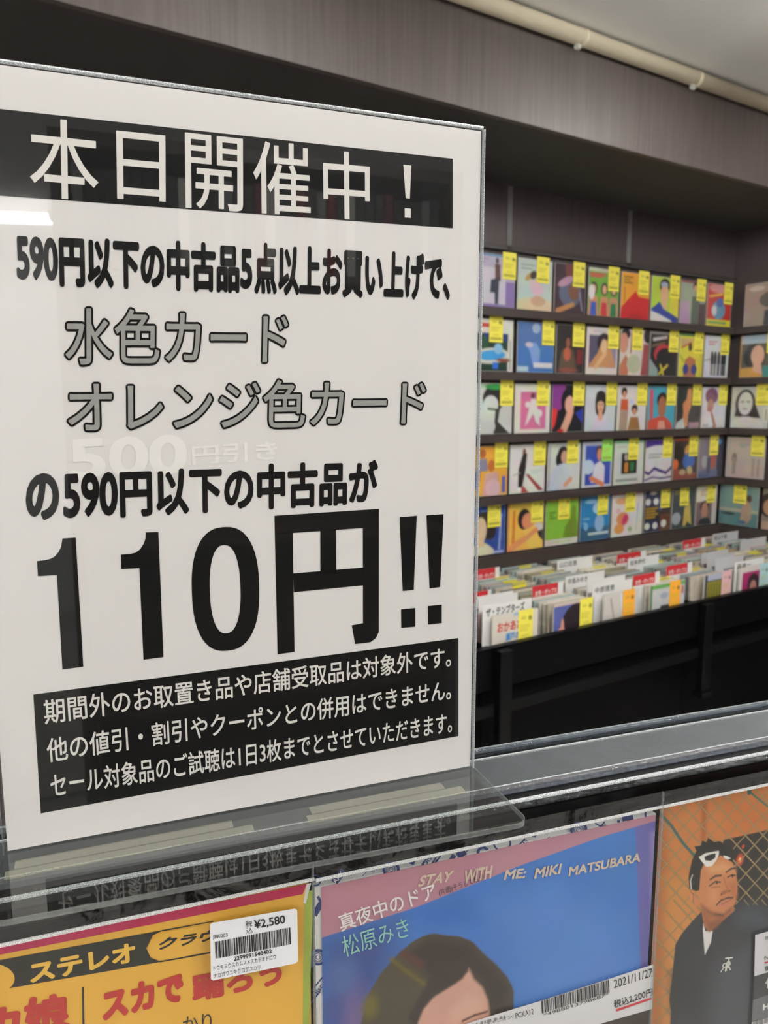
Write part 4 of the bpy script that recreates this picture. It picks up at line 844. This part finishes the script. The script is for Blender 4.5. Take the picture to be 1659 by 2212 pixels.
k.mottle(.05, 12, 4)
V = np.stack([k.X.ravel(), np.full(k.X.size, .0002), k.Y.ravel()], 1)
link('cover_front', k.mesh('cover_front', V), t, printed('glossy_cover_ink', .3))
body(t, ku0+.002, ku1-.002, kz1-.001, flat('#35304a'), 'jacket', .0004)
PW = flat('#e6e0de'); PB = flat('#ccb9a6')
for s, BL, BR, TL in (('STAY', (901, 1916), (975, 1904), (910, 1891)), ('WITH', (1000, 1909), (1063, 1897), (1004, 1880)), ('ME:', (1087, 1901), (1136, 1896), (1093, 1879)), ('MIKI', (1153, 1898), (1212, 1887), (1158, 1875)), ('MATSUBARA', (1227, 1893), (1385, 1861), (1230, 1872))):
    text_on(HG, s, BL, (BR[0]-3, BR[1]), TL, PB, t, .0002, .03)
text_on(HG, '真夜中のドア', (737, 2013), (944, 1940), (728, 1976), PW, t, .0002, .012)
text_on(HG, '(片面)そうして私が', (949, 1937), (1046, 1903), (946, 1921), flat('#3a2f3a'), t, .0002, .0)
text_on(HG, '松原みき', (744, 2068), (886, 2022), (735, 2024), flat('#8cc4b4'), t, .0002, .0)
ob = poly_on(HG, [(985, 2214), (1050, 2193), (1166, 2158), (1313, 2111), (1408, 2080), (1405, 2176), (1300, 2206), (1200, 2240), (960, 2300)], flat('#dcdbdd', .4), t, .0012, 'price_strip')
poly_on(HG, [(1405, 2176), (1300, 2206), (1200, 2240), (1150, 2330), (1403, 2330)], flat('#3a2f2c'), t, .0006, 'dark_strip')
OT = lambda s, BL, BR, TL, b=0., c='#2c2a2c': text_on(HG, s, BL, BR, TL, flat(c), ob, .0014, b)
OT('2021/11/27', (1323, 2131), (1406, 2105), (1322, 2113)); OT('税込2,200円', (1323, 2175), (1406, 2147), (1322, 2157), .012)
poly_on(HG, [(1327, 2176), (1404, 2150), (1404, 2155), (1328, 2181)], flat('#c2323c'), ob, .0014, 'red_underline')
OT('PCKA12', (1111, 2196), (1150, 2186), (1110, 2184)); OT('ポニーキャニオン|', (1014, 2222), (1106, 2196), (1013, 2212))
bars(HG, 1166, 1313, 2158, 2112, 27, ob, flat('#2c2a2c'), 40, 9, .0014, skew=1.5)
OT('*4988013798687*', (1171, 2192), (1312, 2147), (1170, 2185))
bars(HG, 1011, 1094, 2209, 2187, 6, ob, flat('#8a888a'), 9, 2, .0014)

# --- right, man behind a fence
t = hang_root('photo record cover of a man in a dark jacket before a wire fence')
xa2 = u(1425, 1735)[0]
pouch(t, xa2, xa2+.19, u(1659, 1688)[1])
ku0, ku1 = u(1423, 1800)[0], u(1423, 1800)[0]+.182
kz1 = u(1659, 1694)[1]-.0006; kz0 = kz1-.181
body(t, ku0+.0042, ku1-.001, kz1-.001, flat('#a86a36'))
uw = ku1
k = Ink(ku0, kz1, uw, kz0, 400, 400, '#b9713a')
q = lambda *pp: [u(1380+a/4.158, 1680+b/4.158) for a, b in pp]
k.p(q((150, 100), (1400, -100), (1400, 2400), (150, 2400)), '#bb7339', .001)
k.p(q((160, 200), (240, 200), (260, 900), (240, 2400), (120, 2400)), '#a05a2c', .006)
k.p(q((240, 900), (560, 900), (520, 1300), (300, 2200), (220, 2200)), '#c08040', .012)
k.p(q((640, 100), (1400, -50), (1400, 400), (860, 500)), '#b56a30', .01); k.p(q((570, 200), (620, 200), (600, 560), (560, 560)), '#9a5226', .003)
k.p(q((760, 560), (1160, 470), (1400, 440), (1400, 1500), (700, 1500)), '#20201f', .0007)
k.e(*q((910, 740))[0], .0022, .003, '#d8532a', 0, 1.); k.e(*q((912, 740))[0], .0008, .0012, '#ffd98a'); k.e(*q((940, 620))[0], .001, .0012, '#b8402a')
# fence wires, green grey
W1 = .00050
for i in range(-4, 13):
    x = 40+i*158
    for w1, c1 in ((.00085, '#7a4c26'), (W1, '#9a9268')):
        k.l(q((x, 40), (x+1200*.93, 40+1200)), w1, c1); k.l(q((x+40, 1100+40), (x+40+1200*.88, 40-60)), w1, c1)
for i in range(-4, 9):
    x = 40+i*158
    for w1, c1 in ((.00085, '#7a4c26'), (W1, '#948c64')):
        k.l(q((x-40, 1100), (x-40+1200*.93, 2350)), w1, c1); k.l(q((x, 2320), (x+1200*.9, 1200)), w1, c1)
k.l(q((180, 310), (300, 440), (400, 590), (500, 700)), .0016, '#3f5f58'); k.l(q((950, 90), (1060, 180), (1200, 290)), .0012, '#3f6a5c'); k.e(*q((765, 140))[0], .0016, .002, '#2f6a5c'); k.e(*q((995, 130))[0], .0014, .0018, '#2a5550')
# jacket
k.p(q((590, 1180), (480, 1290), (390, 1400), (330, 1500), (300, 1800), (275, 2000), (290, 2100), (270, 2400), (1400, 2400), (1400, 1180), (1100, 1140), (980, 1150), (900, 1100), (860, 1200), (700, 1330), (620, 1400)), '#2a2e36', .0008)
k.p(q((700, 1700), (1020, 1500), (1020, 2300), (620, 2300)), '#40454e', .014); k.p(q((860, 1230), (1000, 1130), (1160, 1250), (1160, 1350), (900, 1330)), '#3c444f', .010)
k.p(q((300, 1750), (420, 1650), (560, 1900), (560, 2200), (300, 2100)), '#22252a', .01)
k.p(q((590, 1200), (560, 1340), (590, 1600), (560, 1400)), '#20242a', .002)
k.p(q((580, 1310), (600, 1380), (666, 1378), (650, 1480), (595, 1597), (578, 1380)), '#dcd9d4', .0005)
# neck, ear, face
k.p(q((555, 1150), (590, 1340), (640, 1388), (700, 1330), (860, 1200), (840, 1100)), '#a8683f', .0006)
k.p(q((590, 1230), (640, 1300), (780, 1250), (700, 1350), (630, 1380)), '#8a4f30', .003)
k.p(q((545, 1000), (545, 1120), (570, 1190), (650, 1240), (760, 1250), (830, 1215), (870, 1120), (888, 1000), (878, 860), (840, 760), (760, 700), (600, 740), (550, 800)), '#c07c50', .0005)
k.p(q((600, 800), (760, 760), (860, 800), (870, 850), (640, 860)), '#cf9463', .004); k.p(q((640, 1000), (720, 990), (700, 1130), (640, 1120)), '#cd8c5c', .005); k.p(q((800, 950), (880, 930), (880, 1080), (840, 1100)), '#b06a42', .004)
k.p(q((560, 1130), (650, 1200), (760, 1220), (850, 1150), (830, 1215), (760, 1255), (650, 1245), (570, 1195)), '#8e5535', .002)
k.e(*q((480, 1060))[0], .0016, .0034, '#c58155'); k.e(*q((520, 1120))[0], .0014, .0028, '#c07a50'); k.l(q((470, 1030), (495, 1050), (490, 1110)), .0005, '#7a4228')
# brows eyes nose mouth
k.l(q((645, 915), (690, 885), (740, 880)), .0012, '#4a3023', .0006); k.l(q((790, 850), (830, 820), (865, 815)), .0012, '#4a3023', .0006)
k.l(q((635, 975), (690, 935), (735, 940)), .0008, '#2e1d17', .0004); k.e(*q((703, 945))[0], .0008, .0008, '#1d1411'); k.l(q((650, 990), (730, 980)), .0005, '#8a5236', .0006)
k.l(q((800, 895), (840, 875), (868, 880)), .0008, '#2e1d17', .0004); k.e(*q((845, 886))[0], .0007, .0007, '#1d1411')
k.l(q((765, 900), (790, 980), (800, 1010)), .0006, '#a0623e', .001); k.e(*q((775, 1030))[0], .0024, .0012, '#9a5a3c', 0, .6); k.e(*q((815, 1020))[0], .0007, .0005, '#4a261b'); k.e(*q((745, 1050))[0], .0008, .0005, '#5a3020')
k.l(q((700, 1145), (740, 1105), (800, 1080), (845, 1080)), .0010, '#3f2a21', .0006); k.l(q((735, 1140), (790, 1118), (835, 1095)), .0008, '#a5564a', .0004); k.l(q((745, 1150), (800, 1140), (835, 1110)), .0010, '#bf7762', .0008)
k.l(q((690, 1230), (760, 1240)), .0012, '#6a4130', .001)
# hair
k.p(q((455, 1000), (450, 880), (480, 740), (520, 660), (500, 620), (560, 610), (570, 565), (610, 580), (625, 540), (680, 580), (730, 570), (770, 600), (850, 640), (860, 720), (840, 760), (740, 700), (600, 760), (560, 830), (545, 1010), (520, 1020)), '#1b1917', .0005)
# white sunglasses
k.p(q((540, 715), (600, 680), (722, 658), (722, 690), (700, 740), (660, 795), (610, 803), (580, 770)), '#dedcd6', .0004)
k.p(q((590, 712), (640, 690), (692, 680), (690, 720), (650, 750), (600, 745)), '#202526', .0004)
k.p(q((760, 700), (800, 708), (830, 728), (800, 735), (770, 722)), '#dcdad6', .0004); k.l(q((484, 875), (466, 930), (474, 1000)), .0006, '#d9d7d2')
k.mottle(.05, 9, 11)
V = np.stack([k.X.ravel(), np.full(k.X.size, .0002), k.Y.ravel()], 1)
link('cover_front', k.mesh('cover_front', V), t, m_print)
Q = lambda a, b: (1380+a/4.158, 1680+b/4.158)
for s, a, b, w_, h_ in (('T', 765, 1615, 70, 100), ('R', 780, 1650, 48, 85)):
    text_on(HG, s, Q(a, b+h_), Q(a+w_, b+h_-8), Q(a+10, b), flat('#dad8d0'), t, .0001, .0)
text_on(HG, 'R', Q(780, 1738), Q(728, 1746), Q(790, 1660), flat('#dad8d0'), t, .0001, .0)
ps = poly_on(HG, [Q(1030, 1400), Q(1400, 1300), Q(1400, 1660), Q(1022, 1770)], flat('#d6d4d8', .4), t, .0012, 'price_strip')
bx = poly_on(HG, [Q(1022, 1772), Q(1400, 1662), Q(1400, 1850), Q(1012, 1985)], flat('#35353a', .4), t, .0011, 'dark_strip')
bx2 = poly_on(HG, [Q(1012, 1985), Q(1400, 1850), Q(1400, 2060), Q(1000, 2185)], flat('#6a6b70', .4), t, .0011, 'grey_strip')
bx3 = poly_on(HG, [Q(1000, 2185), Q(1400, 2060), Q(1400, 2400), Q(990, 2400)], flat('#d6d4d8', .4), t, .0011, 'white_strip')
text_on(HG, '国内', Q(1118, 1443), Q(1200, 1425), Q(1116, 1412), flat('#2c2a2c'), ps, .0014)
text_on(HG, 'NEW', Q(1114, 1625), Q(1260, 1600), Q(1112, 1588), flat('#2c2a2c'), ps, .0014)
poly_on(HG, [Q(1112, 1640), Q(1250, 1612), Q(1250, 1625), Q(1114, 1655)], flat('#c2323c'), ps, .0014, 'red_underline')
text_on(HG, '伊藤', Q(1114, 1725), Q(1210, 1700), Q(1112, 1680), flat('#2c2a2c'), ps, .0014, .02)
text_on(HG, '伊藤', Q(1120, 1880), Q(1290, 1835), Q(1118, 1790), flat('#e0e0e0'), bx, .0014, .02)
text_on(HG, 'HIT', Q(1095, 2075), Q(1230, 2035), Q(1097, 2020), flat('#e0e0e0'), bx2, .0014, .05)
text_on(HG, '伊藤銀次', Q(1008, 2222), Q(1200, 2165), Q(1010, 2172), flat('#2c2a2c'), bx3, .0014)

# ---------------------------------------------------------------- shelf behind the photographer (seen mirrored in the acrylic)
nB = SG.n
t = thing('media_shelf', 'dark brown shelf of disc spines behind the photographer, mirrored in the notice', 'shelf', tuple(Vector((0, 0, 0))-nB*1.6), R(-12))
m_bs = mat('brown_shelf', '#4d4038', .4, noise=.15)
box('back_board', m_bs, t, -.09, -.30, 0, 1.09, -.28, EYE+.69)
for z in (.1, .6, 1.1, 1.55, EYE+.375): box('shelf_board', m_bs, t, -.0495, -.2795, z-.02, 1.0495, 0, z)
box('top_board', m_bs, t, -.09, -.2795, EYE+.665, 1.09, .01, EYE+.70)
for x in (-.09, 1.05): box('upright', m_bs, t, x, -.2795, 0, x+.04, 0.01, EYE+.6645)
SPN = ['#1c1c1e', '#202024', '#7c1a20', '#2b2c30', '#d4d0c8', '#1a1a1c', '#34363c', '#8f8f92', '#26262a', '#6b2025']
sm = [flat(c) for c in SPN]
spm = []
for m_ in sm:
    me = MB().box(0, -.20, 0, .026, -.02, .25).mesh('boxed_disc'); me.materials.append(m_); spm.append(me)
Mx = Matrix.Translation(-nB*1.6) @ Matrix.Rotation(R(-12), 4, 'Z')
for i in range(35):
    o = link('boxed_disc', spm[random.choice((0, 0, 1, 1, 3, 5, 6, 8, 2, 4, 7, 9, 0, 3))])
    o.matrix_world = Mx @ Matrix.Translation((-.04+i*.0305, 0, EYE+.3755)) @ Matrix.Scale(random.uniform(.93, 1.03), 4, (0, 0, 1))
    tag(o, 'boxed disc among the spines on the top board of the shelf behind the photographer', 'disc', 'boxed discs on the top board')
for o in bpy.data.objects:
    if 'label' in o and not 4 <= len(o['label'].split()) <= 16: print('LABEL', o.name, o['label'])
